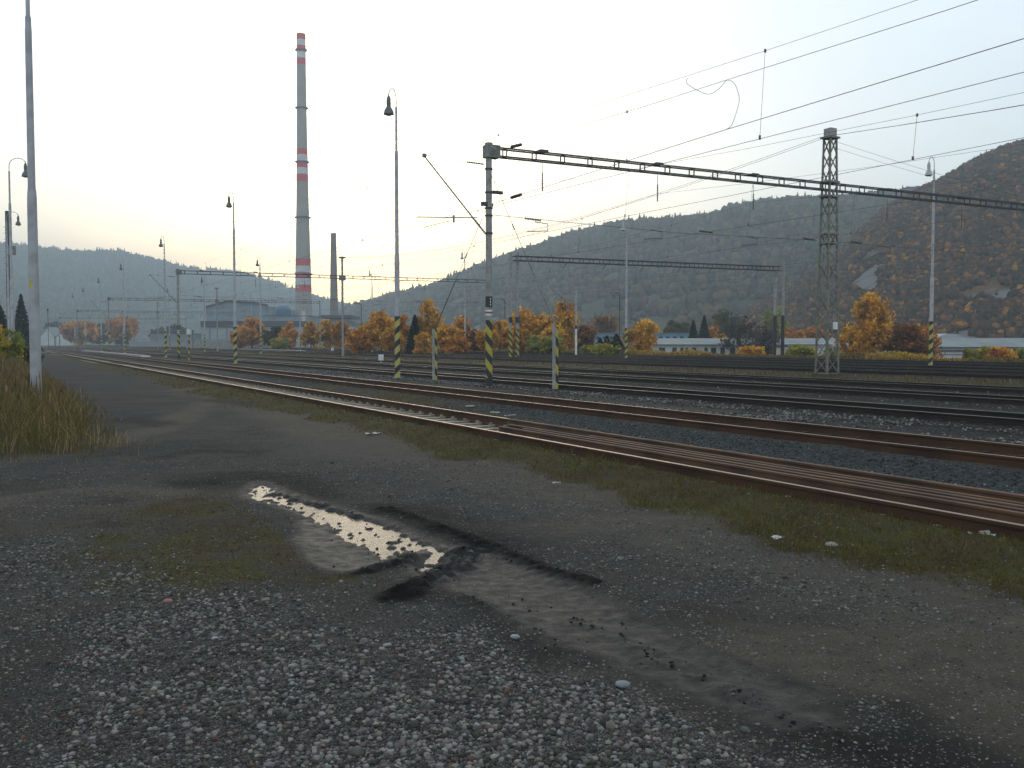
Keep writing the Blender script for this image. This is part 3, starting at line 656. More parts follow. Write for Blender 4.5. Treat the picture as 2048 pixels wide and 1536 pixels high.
M_railR = rail_mat("rusty_rail", (.070, .033, .015), (.042, .022, .013), (.30, .21, .15), .42)
M_railD = rail_mat("dark_rail", (.026, .018, .013), (.017, .013, .011), (.34, .30, .26), .34)
M_loose = mat("loose_rail_rust", (.115, .056, .026), .8, col2=(.055, .029, .017), scale=1.5, bump=.25, bscale=25)
M_sleep = mat("concrete_sleeper", (.30, .27, .20), .9, col2=(.17, .15, .11), scale=8, bump=.3)
M_sleepw = mat("timber_sleeper", (.035, .028, .02), .9, scale=8, bump=.3)
def railprof(hh=.178):
    return [(-.07, 0), (.07, 0), (.07, .012), (.013, .03), (.010, hh - .045), (.034, hh - .035), (.036, hh - .008), (.030, hh), (-.030, hh), (-.036, hh - .008), (-.034, hh - .035), (-.010, hh - .045), (-.013, .03), (-.07, .012)]
UX = Vector((NV[0], NV[1], 0)); UD = Vector((DV[0], DV[1], 0)); UZ = Vector((0, 0, 1))
def track(D, s0, s1, m, label, msl, z=None, near=False):
    z = float(zg(D)) + .03 if z is None else z
    base = P(0, D, z); t = thing("railway_track", label, "railway track", base, 0, "railway tracks of the yard")
    for sg in (-1, 1):
        b = MB(); b.extr(railprof(), P(s0, sg * .753), P(s1, sg * .753), UX, n=12); b.build("rail", m, t)
    ss = np.arange(max(s0, -3), s1, .62)
    if near: idx = ss[:92]; rest = ss[92:]
    else: idx = []; rest = ss
    for q in idx:
        b = MB(); b.box(P(q, 0, -.045 + random.uniform(-.004, .004)), (1.2, .11, .052), (UX, UD, UZ))
        for sg in (-1, 1): b.box(P(q, sg * .753, .012), (.15, .075, .012), (UX, UD, UZ))
        for sg in (-.87, -.63, .63, .87): b.box(P(q, sg, .035), (.022, .035, .028), (UX, UD, UZ))
        b.build("sleeper", msl, t)
    b = MB()
    for q in rest:
        b.box(P(q, 0, -.045), (1.2, .11, .052), (UX, UD, UZ))
        if q < 70 and D < 32:
            for sg in (-1, 1): b.box(P(q, sg * .753, .018), (.16, .075, .018), (UX, UD, UZ))
    tag(b.build("sleepers", msl, t), kind='stuff')
    return t
ords = ["rusty track nearest the dirt road, with loose rails lying in it", "rusty second track beyond the strip of dark ash", "dark track just behind the striped portal mast",
        "polished track in front of the fifth one, fourth from the road", "polished track in front of the lattice mast, fifth from the road", "dark track just behind the lattice mast",
        "dark seventh track, second one behind the lattice mast", "dark eighth track, third one behind the lattice mast", "brown ninth track, fourth one behind the lattice mast", "overgrown last track by the far shrubs"]
for k, D in enumerate(TR):
    track(D, -14 if k < 5 else 5, 430, M_railR if k < 2 else M_railD, ords[k], M_sleep if k == 0 else M_sleepw, near=(k == 0))
# loose rails stored between the rails of the first track
st1 = float(P(0, 0)[2])
sA = sD(*gnd(938, 848, .17)[:2])[0]
lr = [(.42, 0, .10, "topmost"), (.27, 3.2, .0, "second"), (.12, .6, .0, "third"), (-.06, 1.5, 0, "fourth"), (-.24, .9, 0, "fifth")]
labs = ["orange rusty loose rail lying highest inside the nearest track", "loose rail beside the raised one, starting farther right", "reddish loose rail in the middle of the stored bundle",
        "brown loose rail second from the road side rail", "brown loose rail lying closest to the road side rail"]
for (dx, off, up, _), lb in zip(lr, labs):
    b = MB(); p0 = P(sA - off, 0, 0); L_ = (sA - off) + 12
    b.extr([(u * .9, v_ * .85) for u, v_ in railprof()], Vector((0, 0, 0)), Vector(P(-L_, 0, 0)), UX, n=8)
    o = b.build("loose_rail", M_loose, None, loc=P(sA - off, TR[0] + dx + .12, .042 + up * .5)); tag(o, lb, "rail", "loose rails stored in the nearest track")

# ------------------------------------------------------------------ lamp posts
LAMPS = {}
def lamp_proto(kind, label):
    """kind: hand of the arm (+1 towards +x, -1 towards -x), striped?, big head?"""
    hand, striped, dark, hh, reach, steps = kind
    t = thing("lamp_post", label, "lamp post", (0, 0, 0), 0, "lamp posts of the yard")
    b = MB(); z1, z2 = hh * .42, hh * .78
    b.tube([(0, 0, 0), (0, 0, z1), (0, 0, z1 + .12), (0, 0, z2), (0, 0, z2 + .1), (0, 0, hh - .9)], [.125, .118, .09, .085, .058, .052], 14)
    b.build("pole", M_galv, t, smooth=True)
    if striped:
        b = MB(); b.tube([(0, 0, .05), (0, 0, 3.0)], [.131, .127], 18); b.build("warning_stripes", M_strL, t, smooth=True)
    b = MB(); b.box((0, 0, .02), (.2, .2, .06)); b.build("foot", M_conc, t)
    if steps:
        z = 3.4
        while z < hh - 1.5:
            b = MB(); b.tube([(-.19 if z < z1 else -.15, 0, z), (.19 if z < z1 else .15, 0, z)], .011, 5); b.build("climbing_step", M_steel, t); z += .42
    b = MB(); pts = []
    for k in range(13):
        an = math.pi * k / 12; pts.append((hand * reach / 2 * (1 - math.cos(an)), 0, hh - .55 + .5 * math.sin(an)))
    pts = [(0, 0, hh - 1.05)] + pts[:11]
    b.tube(pts, .024, 8); b.build("arm", M_galv, t, smooth=True)
    ex, ez = pts[-1][0], pts[-1][2]
    sh = MB(); sh.lathe((ex, 0, ez - .95), [(r_ * .82, z_ * .80) for r_, z_ in [(.31, 0), (.30, .05), (.26, .22), (.13, .44), (.12, .5), (.135, .56), (.125, .78), (.13, .86), (.09, 1.0), (.03, 1.14), (.03, 1.22)]], 18)
    hd = sh.build("lamp_shade", M_enam if dark else M_enamp, t, smooth=True)
    g = MB(); g.lathe((ex, 0, ez - 1.0), [(.13, 0), (.21, .05), (.235, .06)], 16); g.build("lamp_glass", M_glass, t, smooth=True)
    return t
PL = lamp_proto((-1, True, True, 13.8, .38, True), "tall striped lamp post left of the portal mast, its dark bell lamp hanging left")
PL.location = (*onD(795, 16.9)[:2], 0)
row1 = [(471, "striped lamp post second in its row, standing left of the tall red and white chimney"), (332, "striped lamp post third in its row, close to the left end of the second portal"),
        (250, "lamp post right of the dark wagon, fourth in its row"), (204, "distant lamp post left of the third portal, fifth in its row"), (172, "thin distant lamp post, sixth in its row"), (151, "farthest thin lamp post of the row, seventh from the camera")]
for px, lb in row1: dup(PL, (*onD(px, 16.9)[:2], 0), None, lb)
for px, lb in [(1861, "striped lamp post right of the lattice mast with a pale bell lamp"), (1252, "striped lamp post with pale bell lamp before the blue hall"), (930, "striped lamp post between the striped mast and the golden trees"),
               (745, "thin striped lamp post right of the small chimney"), (601, "thin striped lamp post in front of the tall chimney's foot"), (504, "thin distant lamp post beside the factory hall")]:
    c = dup(PL, (*onD(px, 54.3)[:2], .15), None, lb)
    for ch in kids(c):
        if ch.name.startswith("lamp_shade"):
            ch.data = ch.data.copy(); ch.data.materials[0] = M_enamp
for px, lb in [(522, "lamp post with a pale lamp before the domed hall"), (410, "thin lamp post before the pale factory wall"), (340, "distant lamp post between second and third portal")]:
    dup(PL, (*onD(px, 33.4)[:2], .15), None, lb)
PR = lamp_proto((1, False, True, 13.8, 1.15, False), "tall grey lamp post at left, its lamp hidden behind the big pole")
PR.location = (*onD(27, 1.0)[:2], 0)
dup(PR, (*at(19, 700, 88)[:2], 0), None, "grey lamp post just behind the tall left one, small lamp to the right")
BIG = thing("lamp_post", "big pale steel pole rising out of the tall grass at left", "lamp post", (*gnd(73, 812)[:2], 0), 0, "lamp posts of the yard")
b = MB(); b.tube([(0, 0, 0), (0, 0, 5.6), (0, 0, 5.75), (0, 0, 6.0), (0, 0, 10.2), (0, 0, 10.3), (0, 0, 10.55), (0, 0, 10.6), (0, 0, 12.9)], [.148, .122, .120, .098, .086, .078, .076, .055, .05], 20); b.build("pole", M_galv, BIG, smooth=True)
b = MB(); b.box((-.02, -.128, 3.35), (.035, .006, .10)); b.build("plate", M_yellowp, BIG)
b = MB(); b.tube([(0, 0, 12.9)] + [(.55 * (1 - math.cos(math.pi * k / 12)), 0, 13.2 + .5 * math.sin(math.pi * k / 12)) for k in range(11)], .024, 8); b.build("arm", M_galv, BIG, smooth=True)
b = MB(); b.lathe((1.03, 0, 12.2), [(.31, 0), (.30, .05), (.26, .22), (.13, .44), (.12, .5), (.135, .56), (.125, .78), (.09, 1.0), (.03, 1.24)], 18); b.build("lamp_shade", M_enam, BIG, smooth=True)

# ------------------------------------------------------------------ portals
def insulator(b, a, c, r=.05, n=5):
    a = Vector(a); c = Vector(c); L_ = (c - a).length; k = max(3, int(L_ / .07)); pts = []; rs = []
    for i in range(k):
        for tt, rr in ((i / k, .45), ((i + .45) / k, 1), ((i + .6) / k, .45)): pts.append(a.lerp(c, tt)); rs.append(r * rr)
    b.tube(pts, rs, 8)
def round_mast(t, s, D, h, r=.13, z=0, falling=True, stripes=True, plate=True):
    """mast parts under thing t, in local coordinates (origin at mast one)"""
    b = MB(); p = P(s, D, z)
    b.tube([p, p + UZ * h], [r, r * .93], 18); b.build("mast", M_conc, t, smooth=True)
    if stripes:
        b = MB(); b.tube([p + UZ * .38, p + UZ * 2.62], r + .006, 18); b.build("warning_stripes", M_strR if falling else M_strL, t, smooth=True)
        b = MB(); b.tube([p - UZ * .1, p + UZ * .375], r + .012, 18); b.build("tarred_foot", M_black, t, smooth=True)
    if plate:
        b = MB(); b.tube([p + UZ * 3.12, p + UZ * 3.54], r + .007, 18); pl = b.build("number_plate", M_black, t, smooth=True)
        b = MB()
        for q in range(3): b.box(p + UZ * (3.22 + .11 * q) + Vector((.065, -(r + .006), 0)), (.016, .008, .032))
        b.build("figures", M_white, pl)
        b = MB(); b.tube([p + UZ * 2.80, p + UZ * 3.02], r + .005, 18); wb = b.build("white_band", M_white, t, smooth=True)
        b = MB(); b.tube([p + UZ * 2.875, p + UZ * 2.95], r + .008, 18); b.build("red_band", M_red, wb, smooth=True)
def truss(t, D0, D1, z, s=0, hh=.15, step=1.32, dz=0, name="beam", m=None, zig=False):
    b = MB()
    for a_ in (-hh, hh):
        for c_ in (-hh, hh):
            b.bar(P(s + c_, D0, z + a_), P(s + c_, D1, z + a_ + dz), .055)
    D = D0 + .5; L_ = D1 - D0
    while D < D1 - .2:
        zz = z + dz * (D - D0) / L_
        for c_ in (-hh, hh): b.bar(P(s + c_, D, zz - hh), P(s + c_, D, zz + hh), .04)
        for a_ in (-hh, hh): b.bar(P(s - hh, D, zz + a_), P(s + hh, D, zz + a_), .035)
        if zig:
            for c_ in (-hh, hh): b.bar(P(s + c_, D, zz - hh), P(s + c_, min(D + step, D1), zz + hh), .03)
        D += step
    return b.build(name, m or M_dark, t)
HANG = [2.4, 8.1, 13.5, 22.3, 28.0, 33.5]
def lattice(t, D, z0, h, w0, w1, s=0):
    """square braced mast"""
    for sx in (-1, 1):
        for sy in (-1, 1):
            b = MB(); b.bar(P(s + sy * w0, D + sx * w0, z0), P(s + sy * w1, D + sx * w1, z0 + h), .075); b.build("leg", M_khaki, t)
    b = MB(); n = 15
    for k in range(n):
        a_ = k / n; c_ = (k + 1) / n; wa = w0 + (w1 - w0) * a_; wc = w0 + (w1 - w0) * c_; za = z0 + h * a_; zc = z0 + h * c_
        f = 1 if k % 2 else -1
        for sy in (-1, 1):
            b.bar(P(s + sy * wa, D - f * wa, za), P(s + sy * wc, D + f * wc, zc), .045)
            b.bar(P(s - f * wa, D + sy * wa, za), P(s + f * wc, D + sy * wc, zc), .045)
    b.build("bracing", M_steel, t)
def portal(label, px, full=False, s=None, group="catenary portals across the yard"):
    o = onD(px, 16.9); s0, D0 = sD(o.x, o.y)
    t = thing("catenary_portal", label, "catenary portal", P(s0, 16.9, 0), 0, group)
    round_mast(t, 0, 0, 9.35)
    if full:
        lattice(t, 18.3, .28, 11.2, .37, .20)
        b = MB(); b.box(P(0, 18.3, .13), (.5, .5, .13), (UX, UD, UZ)); b.build("foundation", mat("dirty_concrete", (.07, .065, .055), .9, scale=6, bump=.3), t)
        b = MB(); b.box(P(0, 18.3, 11.74), (.21, .21, .20), (UX, UD, UZ)); b.build("cap_box", M_conc, t)
        for zz, wx in ((11.5, .36), (9.4, .38), (8.72, .38), (6.95, .34), (6.5, .38)): b = MB(); b.box(P(0, 18.3, zz), (wx, .30, .04), (UX, UD, UZ)); b.build("collar", M_steel, t)
        b = MB(); b.box(P(-.62, 18.15, 2.55), (.13, .03, .17), (UX, UD, UZ)); b.build("sign_plate", M_white, t)
    else:
        b = MB(); b.tube([P(0, 17.9, .15), P(0, 17.9, 11.4)], [.13, .11], 12); b.build("mast", M_conc, t, smooth=True)
        for zz, hz in ((11.4, .08), (9.1, .28)): b = MB(); b.box(P(0, 17.9, zz), (.3, .3, hz), (UX, UD, UZ)); b.build("collar", M_steel, t)
    round_mast(t, 0, 36.7, 9.5, z=.15, plate=True)
    b = MB(); b.box(P(0, .12, 9.12), (.28, .22, .24), (UX, UD, UZ)); b.tube([P(0, 0, 9.3), P(0, 0, 9.45)], .16, 12); b.build("beam_clamp", M_steel, t)
    truss(t, .2, 36.6, 9.12, hh=.16, dz=.12)
    b = MB(); w_ = MB()
    for hD in HANG:
        b = MB(); insulator(b, P(0, hD, 8.5), P(0, hD, 7.75), .045); b.build('hanging_insulator', M_ins, t); w_ = MB(); w_.tube([P(0, hD, 8.9), P(0, hD, 8.5)], .012, 5)
        hg = w_.build('hanger', M_dark, t); w_ = MB(); w_.box(P(0, hD, 9.36), (.18, .18, .04), (UX, UD, UZ)); w_.build('bracket', M_dark, hg)
    # lower cross span wire with steady arms
    w_ = MB(); i_ = MB()
    w_.tube([P(0, .15, 6.7), P(0, 9, 6.5), P(0, 17.6, 6.6)], .010, 5); w_.build("cross_wire", M_wire, t); w_ = MB(); w_.tube([P(0, 18.3, 6.6), P(0, 27, 6.5), P(0, 36.6, 6.6)], .010, 5)
    for c_ in (1.6, 16.6, 19.8, 34.5, 10.4): i_ = MB(); insulator(i_, P(0, c_, 6.66), P(0, c_ + .75, 6.62), .05); i_.build('cross_wire_insulator', M_ins, t)
    w_.build("cross_wire", M_wire, t)
    for hD in HANG:
        b = MB(); zc = 6.55
        b.tube([P(0, hD - .35, zc), P(0, hD + .25, zc - .05), P(0, hD + .25, zc - .33), P(-.1, hD - .75, zc - .42)], .018, 6); b.build("steady_arm", M_dark, t)
    # cantilever over the second track
    b = MB(); b.tube([P(0, -.14, 5.95), P(0, -2.72, 8.72)], .028, 8); b.tube([P(0, -.5, 6.55), P(0, -3.05, 6.42)], .02, 8); b.tube([P(0, -1.7, 6.35), P(0, -2.75, 6.05)], .014, 6)
    b.box(P(0, -2.7, 8.72), (.07, .05, .07), (UX, UD, UZ)); b.box(P(0, -1.5, 6.45), (.03, .03, .14), (UX, UD, UZ)); b.build("cantilever", M_steel, t)
    b = MB(); insulator(b, P(0, -.2, 6.02), P(0, -.75, 6.6), .055); b.build("cantilever_insulator", M_ins, t); b = MB(); insulator(b, P(0, -.22, 8.62), P(0, -.95, 8.64), .045); b.build("stay_insulator", M_ins, t)
    b = MB(); b.tube([P(0, -.9, 8.64), P(0, -2.7, 8.75)], .008, 5); b.build("stay_wire", M_wire, t)
    if full:
        b = MB()
        for zz in (8.45, 7.55, 6.95, 6.66, 5.98): b = MB(); b.tube([P(0, 0, zz - .03), P(0, 0, zz + .03)], .155, 14); b.build("clamp_ring", M_dark, t)
        b = MB(); b.box(P(0, .38, 7.58), (.22, .05, .06), (UX, UD, UZ)); b.build("wheel_bracket", M_dark, t); b = MB(); b.box(P(0, -.2, 7.1), (.1, .1, .07), (UX, UD, UZ)); b.build("wheel_bracket", M_dark, t)
    return t, s0
t1, S0 = portal("large near catenary portal with a striped round mast and a lattice mast", 978, True)
POR = [S0]
for px, lb in [(358, "second catenary portal, crossing in front of the tall chimney"), (219, "third catenary portal, low in front of the factory hall"),
               (156, "small fourth catenary portal in the haze"), (120, "farthest catenary portal, faint near the vanishing tracks")]:
    POR.append(portal(lb, px)[1])
# anchor posts with guys
for (px, py, hgt, za, lb) in [(870, 763, 2.35, 7.15, "short anchor post left of the striped mast"), (1111, 781, 2.35, 8.45, "short anchor post right of the striped mast")]:
    g = gnd(px, py); t = thing("anchor_post", lb + ", grey channel with striped edge", "anchor post", g, 0, "anchor posts of the near mast")
    b = MB(); b.box((-.06, 0, hgt / 2), (.055, .09, hgt / 2)); b.build("post", M_conc, t)
    b = MB(); b.box((.047, .0, hgt / 2 - .01), (.05, .075, hgt / 2 - .02)); b.build("striped_channel", M_strR, t)
    mp_ = Vector(t1.location); top = mp_ + Vector((0, 0, za)) - g; a_ = Vector((0, 0, hgt)); d = (top - a_); tn = d.length; d.normalize()
    b = MB(); b.tube([a_, a_ + d * tn * .42], .022, 8); b.build("guy_rod", M_steel, t)
    b = MB(); b.tube([a_ + d * tn * .42, a_ + d * (tn - .12)], .009, 6); gw = b.build("guy_wire", M_wire, t)
    b = MB(); insulator(b, a_ + d * tn * .60, a_ + d * (tn * .60 + .28), .035); b.build("guy_insulator", M_ins, gw)
# double masted portal further off
t = thing("catenary_portal", "wide catenary portal with paired round masts before the middle hill", "catenary portal", (0, 0, 0), 0, "catenary portals across the yard")
Lp = Vector((.2, 97, .15)); Rp = Vector((30.6, 109, .15))
for q, (p_, hh) in enumerate(((Lp + Vector((-.35, 0, 0)), 10.75), (Lp + Vector((.35, .2, 0)), 10.85), (Rp + Vector((-.5, 0, 0)), 10.3), (Rp + Vector((.5, .3, 0)), 10.8))):
    b = MB(); b.tube([p_, p_ + UZ * hh], [.19, .16], 14); b.build("mast", M_conc, t, smooth=True)
    if q < 2:
        st = MB(); st.tube([p_ + UZ * .1, p_ + UZ * 3.0], .197, 14); st.build("warning_stripes", M_strR, t, smooth=True)
        st = MB(); st.tube([p_ + UZ * 3.6, p_ + UZ * 4.2], .195, 14); st.build("number_plate", M_black, t, smooth=True)
    else:
        st = MB(); st.tube([p_ + UZ * .05, p_ + UZ * 4.7], .198, 14); st.build("tarred_foot", M_black, t, smooth=True)
dirb = (Rp - Lp).normalized(); nb = Vector((-dirb.y, dirb.x, 0)); b = MB()
for oy in (-.45, -.15, .15, .45):
    for oz in (-.22, .22): b.bar(Lp + nb * oy + UZ * (10.15 + oz), Rp + nb * oy + UZ * (10.0 + oz), .07)
for k in range(28):
    c_ = Lp.lerp(Rp, (k + .5) / 28) + UZ * 10.08
    for oy in (-.45, .45): b.bar(c_ + nb * oy - UZ * .22, c_ + nb * oy + UZ * .22, .05)
b.build("beam", M_dark, t)
for k in (.18, .32, .46, .6, .72, .86): b = MB(); c_ = Lp.lerp(Rp, k) + UZ * 9.85; b.tube([c_, c_ + dirb * .5 + UZ * -.6 + dirb * -.9], .04, 6); b.build("hanging_insulator", M_ins, t)

# single mast with cantilever before the golden trees
g = at(1152, 705, 112); g.z = .15
t = thing("cantilever_mast", "slim mast with white foot and slanting cantilever before the golden trees", "catenary mast", g)
b = MB(); b.tube([(0, 0, 1.6), (0, 0, 7.7)], .11, 10); b.build("mast", M_galv, t, smooth=True)
b = MB(); b.tube([(0, 0, -.1), (0, 0, 3.2)], .135, 10); b.build("white_foot", M_white, t, smooth=True)
b = MB(); b.tube([(0, 0, 3.2), (0, 0, 3.6)], .14, 10); b.build("black_band", M_black, t, smooth=True)
b = MB(); b.tube([(-.1, 0, 5.6), (-2.9, 0, 7.9)], .045, 6); b.tube([(-.1, 0, 6.2), (-3.2, 0, 6.3)], .03, 6); b.build("cantilever", M_steel, t)
# dark signal pole seen between the left poles
g = onD(21.5, 1.6); g = at(20, 700, 95); g.z = 0
t = thing("pole", "dark utility pole with small boxes between the two left lamp posts", "utility pole", g)
b = MB(); b.tube([(0, 0, 0), (0, 0, 14.8)], [.24, .17], 10); b.build("shaft", M_dark, t, smooth=True)
b = MB(); b.box((.42, 0, 10.9), (.3, .2, .45)); b.build("switch_box", M_steel, t)
for k in range(18): b = MB(); b.tube([(-.34, -.1, 3 + k * .6), (.34, -.1, 3 + k * .6)], .02, 4); b.build("climbing_step", M_dark, t)

# ------------------------------------------------------------------ overhead wires
def catenary(label, Ds, zc, zm, dm, s_list, rm=.0045, rc=.006, drops=True, group="overhead line wires"):
    """Ds: lateral position function, s_list supports, zm messenger height at supports, dm sag"""
    t = thing("overhead_line", label, "overhead wire", P(0, Ds(0), 0), 0, group); o0 = P(0, Ds(0), 0)
    m = MB(); c = MB(); d = MB()
    mp_ = []; cp = []
    for a_, b_ in zip(s_list[:-1], s_list[1:]):
        for k in range(13):
            u = k / 12; s_ = a_ + (b_ - a_) * u
            za = zm(a_) * (1 - u) + zm(b_) * u - dm * 4 * u * (1 - u)
            mp_.append(P(s_, Ds(s_), za) - o0); cp.append(P(s_, Ds(s_) + (.25 if int(a_) % 2 else -.25) * (2 * u - 1), zc(s_)) - o0)
    m.tube(mp_, rm, 5); c.tube(cp, rc, 5); m.build("messenger_wire", M_wire, t); c.build("contact_wire", M_wire, t)
    if drops:
        for k in range(0, len(mp_)):
            u = k % 13
            if u in (1, 3, 5, 7, 9, 11) and k < 40 and mp_[k].z - cp[k].z > .1:
                d = MB(); d.tube([mp_[k], cp[k]], .005, 4); d.box(mp_[k], (.02, .02, .035)); d.box(cp[k] + UZ * .03, (.02, .02, .045)); d.build("dropper", M_wire, t)
    return t
SL = [POR[0] - 70] + POR
lin = lambda a_, b_: (lambda s_: a_ + b_ * s_)
catenary("overhead wire of the second track, carried by the near cantilever", lambda s_: 14.1 + max(0, S0 - s_) * .027, lambda s_: 6.1, lambda s_: 8.65, .9, SL)
# anchored pair ending at the near mast
t = thing("overhead_line", "pair of overhead wires anchored on the striped near mast", "overhead wire", P(S0, 16.9, 0), 0, "overhead line wires")
def pair(s_): # distance across and the two heights, s_ metres along
    q = S0 - s_; return (np.interp(q, [0, 31, 70], [16.9, 13.0, 12.8]), np.interp(q, [0, 3, 8, 12, 15.4, 23, 31, 50, 70], [9.1, 8.77, 8.4, 8.06, 7.82, 7.25, 6.82, 6.7, 7.4]), np.interp(q, [0, 15.4, 31, 70], [7.08, 6.67, 6.15, 6.0]))
ss_ = [S0 - 70 * (k / 44) for k in range(45)]; o_ = P(S0, 16.9, 0)
ca = [P(q, pair(q)[0], pair(q)[1]) - o_ for q in ss_]; cc = [P(q, pair(q)[0], pair(q)[2]) - o_ for q in ss_]
b = MB(); b.tube(ca, .006, 5); b.build("messenger_wire", M_wire, t); b = MB(); b.tube(cc, .0075, 5); b.build("contact_wire", M_wire, t)
for k in (7, 15, 20, 26): b = MB(); b.tube([ca[k], cc[k]], .005, 4); b.box(ca[k], (.02, .02, .035)); b.box(cc[k], (.02, .02, .045)); b.build("dropper", M_wire, t)
for w_ in (ca, cc): b = MB(); insulator(b, w_[1].lerp(w_[2], .5), w_[2].lerp(w_[3], .1), .06); b.build("insulator", M_ins, t)
def smo(p_):
    q = [p_[0]] + list(p_) + [p_[-1]]; o = []
    for i in range(1, len(q) - 2):
        for k in range(6):
            t_ = k / 6; a_, b_, c_, d_ = q[i - 1], q[i], q[i + 1], q[i + 2]
            o.append(.5 * ((2 * b_) + (c_ - a_) * t_ + (2 * a_ - 5 * b_ + 4 * c_ - d_) * t_ ** 2 + (3 * b_ - a_ - 3 * c_ + d_) * t_ ** 3))
    return o + [q[-1]]
b = MB(); j = ca[10]; e_ = cc[10]
b.tube(smo([j, j + UD * -.25 + UZ * -.12, j + UD * -.42 + UZ * -.45, e_ + UD * -.40 + UZ * .45, e_ + UD * -.2 + UZ * .08, e_]), .006, 6); b.build("jumper", M_wire, t)
b = MB(); j2 = P(S0 - 15, 14.5, 8.0) - o_; b.tube(smo([j, j + UD * .3 - UZ * .15, j.lerp(j2, .5) - UZ * .35, j2 - UZ * .15, j2]), .006, 6); b.build("jumper", M_wire, t)
for D_, lb in ((19.4, "overhead wire above the third track"), (25.0, "overhead wire above the fourth track"), (30.4, "overhead wire above the fifth track"), (39.2, "overhead wire above the track behind the lattice mast"), (44.9, "overhead wire above the seventh track"), (50.4, "overhead wire above the eighth track")):
    catenary(lb, (lambda D__: (lambda s_: D__))(D_), lambda s_: 6.1, lambda s_: 8.1, 1.25, SL)
def cat(a_, b_, sag, n=16): return [a_.lerp(b_, k / n) - UZ * sag * 4 * (k / n) * (1 - k / n) for k in range(n + 1)]
# thin feeder lines from the lattice mast
t = thing("feeder_line", "two thin feeder wires sloping down from the lattice mast top", "overhead wire", P(S0, 34.9, 0), 0)
for dz in (0, -.32):
    b = MB(); b.tube(cat(Vector((.2, 0, 11.4 + dz)), P(0, 18.5, 9.5 + dz * .5), .15), .007, 5); b.build("wire", M_wire, t)
t = thing("feeder_line", "long bare feeder wires running over the lattice mast", "overhead wire", P(S0, 34.9, 0), 0)
for dz, e in ((.0, .3), (-.12, -.3)):
    b = MB(); b.tube(cat(P(0, e, 11.6 + dz), P(-70, e, 11.3 + dz), 1.3) , .009, 5); b.tube(cat(P(0, e, 11.6 + dz), P(70, e, 11.3), 1.5), .009, 5); b.build("wire", M_wire, t)

# ------------------------------------------------------------------ chimneys
M_chim = mat("chimney_concrete", (.36, .33, .28), .9, col2=(.28, .255, .22), scale=.15, contrast=(.3, .7))
M_chim2 = mat("brick_chimney", (.21, .15, .12), .9, col2=(.15, .11, .09), scale=.2)
M_cred = mat("chimney_red", (.60, .035, .04), .8, col2=(.5, .03, .03), scale=.3)
M_cwh = mat("chimney_white", (.62, .62, .60), .8, col2=(.5, .5, .49), scale=.3)
Yc = 600.0
def zpx(py): return at(607, py, Yc).z
t = thing("chimney", "very tall concrete chimney with red and white bands and ring platforms", "chimney", (at(607, 600, Yc).x, Yc, -2))
cx = 0; prof = [(690, 18.5), (645, 17.3), (580, 15.6), (500, 14.0), (400, 12.0), (300, 10.4), (200, 9.4), (100, 8.6), (68, 8.4)]
def rad(py): return np.interp(-py, [-a_ for a_, _ in prof], [b_ for _, b_ in prof]) / F * Yc
b = MB(); b.lathe((0, 0, 2), [(rad(py), zpx(py)) for py, _ in prof], 32); b.build("shaft", M_chim, t, smooth=True)
bands = [(68, 80, 1), (80, 92, 0), (92, 105, 1), (105, 117, 0), (117, 130, 1), (298, 310, 1), (310, 323, 0), (323, 336, 1), (336, 349, 0), (349, 363, 1), (518, 532, 1), (532, 545, 0), (545, 557, 1), (557, 570, 0), (570, 584, 1)]
for a_, c_, red in bands:
    b = MB(); b.lathe((0, 0, 2), [(rad(c_) + .06, zpx(c_)), (rad(a_) + .06, zpx(a_))], 32); b.build("red_band" if red else "white_band", M_cred if red else M_cwh, t, smooth=True)
for py in (100, 216, 324, 435, 548):
    b = MB(); z_ = zpx(py); r0 = rad(py); b.lathe((0, 0, 2 + z_), [(r0 + .2, -.5), (r0 + 1.0, -.3), (r0 + 1.0, .25), (r0 + .9, .3), (r0 + .2, .3)], 32); b.build("ring_platform", M_dark, t)
t = thing("chimney", "short tapering brick chimney right of the tall banded one", "chimney", (at(668, 600, 560).x, 560, -2))
b = MB(); b.lathe((0, 0, 2), [(w_ / F * 560, at(668, py, 560).z) for py, w_ in ((690, 10), (600, 7.6), (530, 6.4), (467, 5.0))], 24); b.build("shaft", M_chim2, t, smooth=True)
b = MB(); b.lathe((0, 0, 2), [(5.4 / F * 560, at(668, 474, 560).z), (5.5 / F * 560, at(668, 466.5, 560).z)], 24); b.build("rim", M_chim2, t)

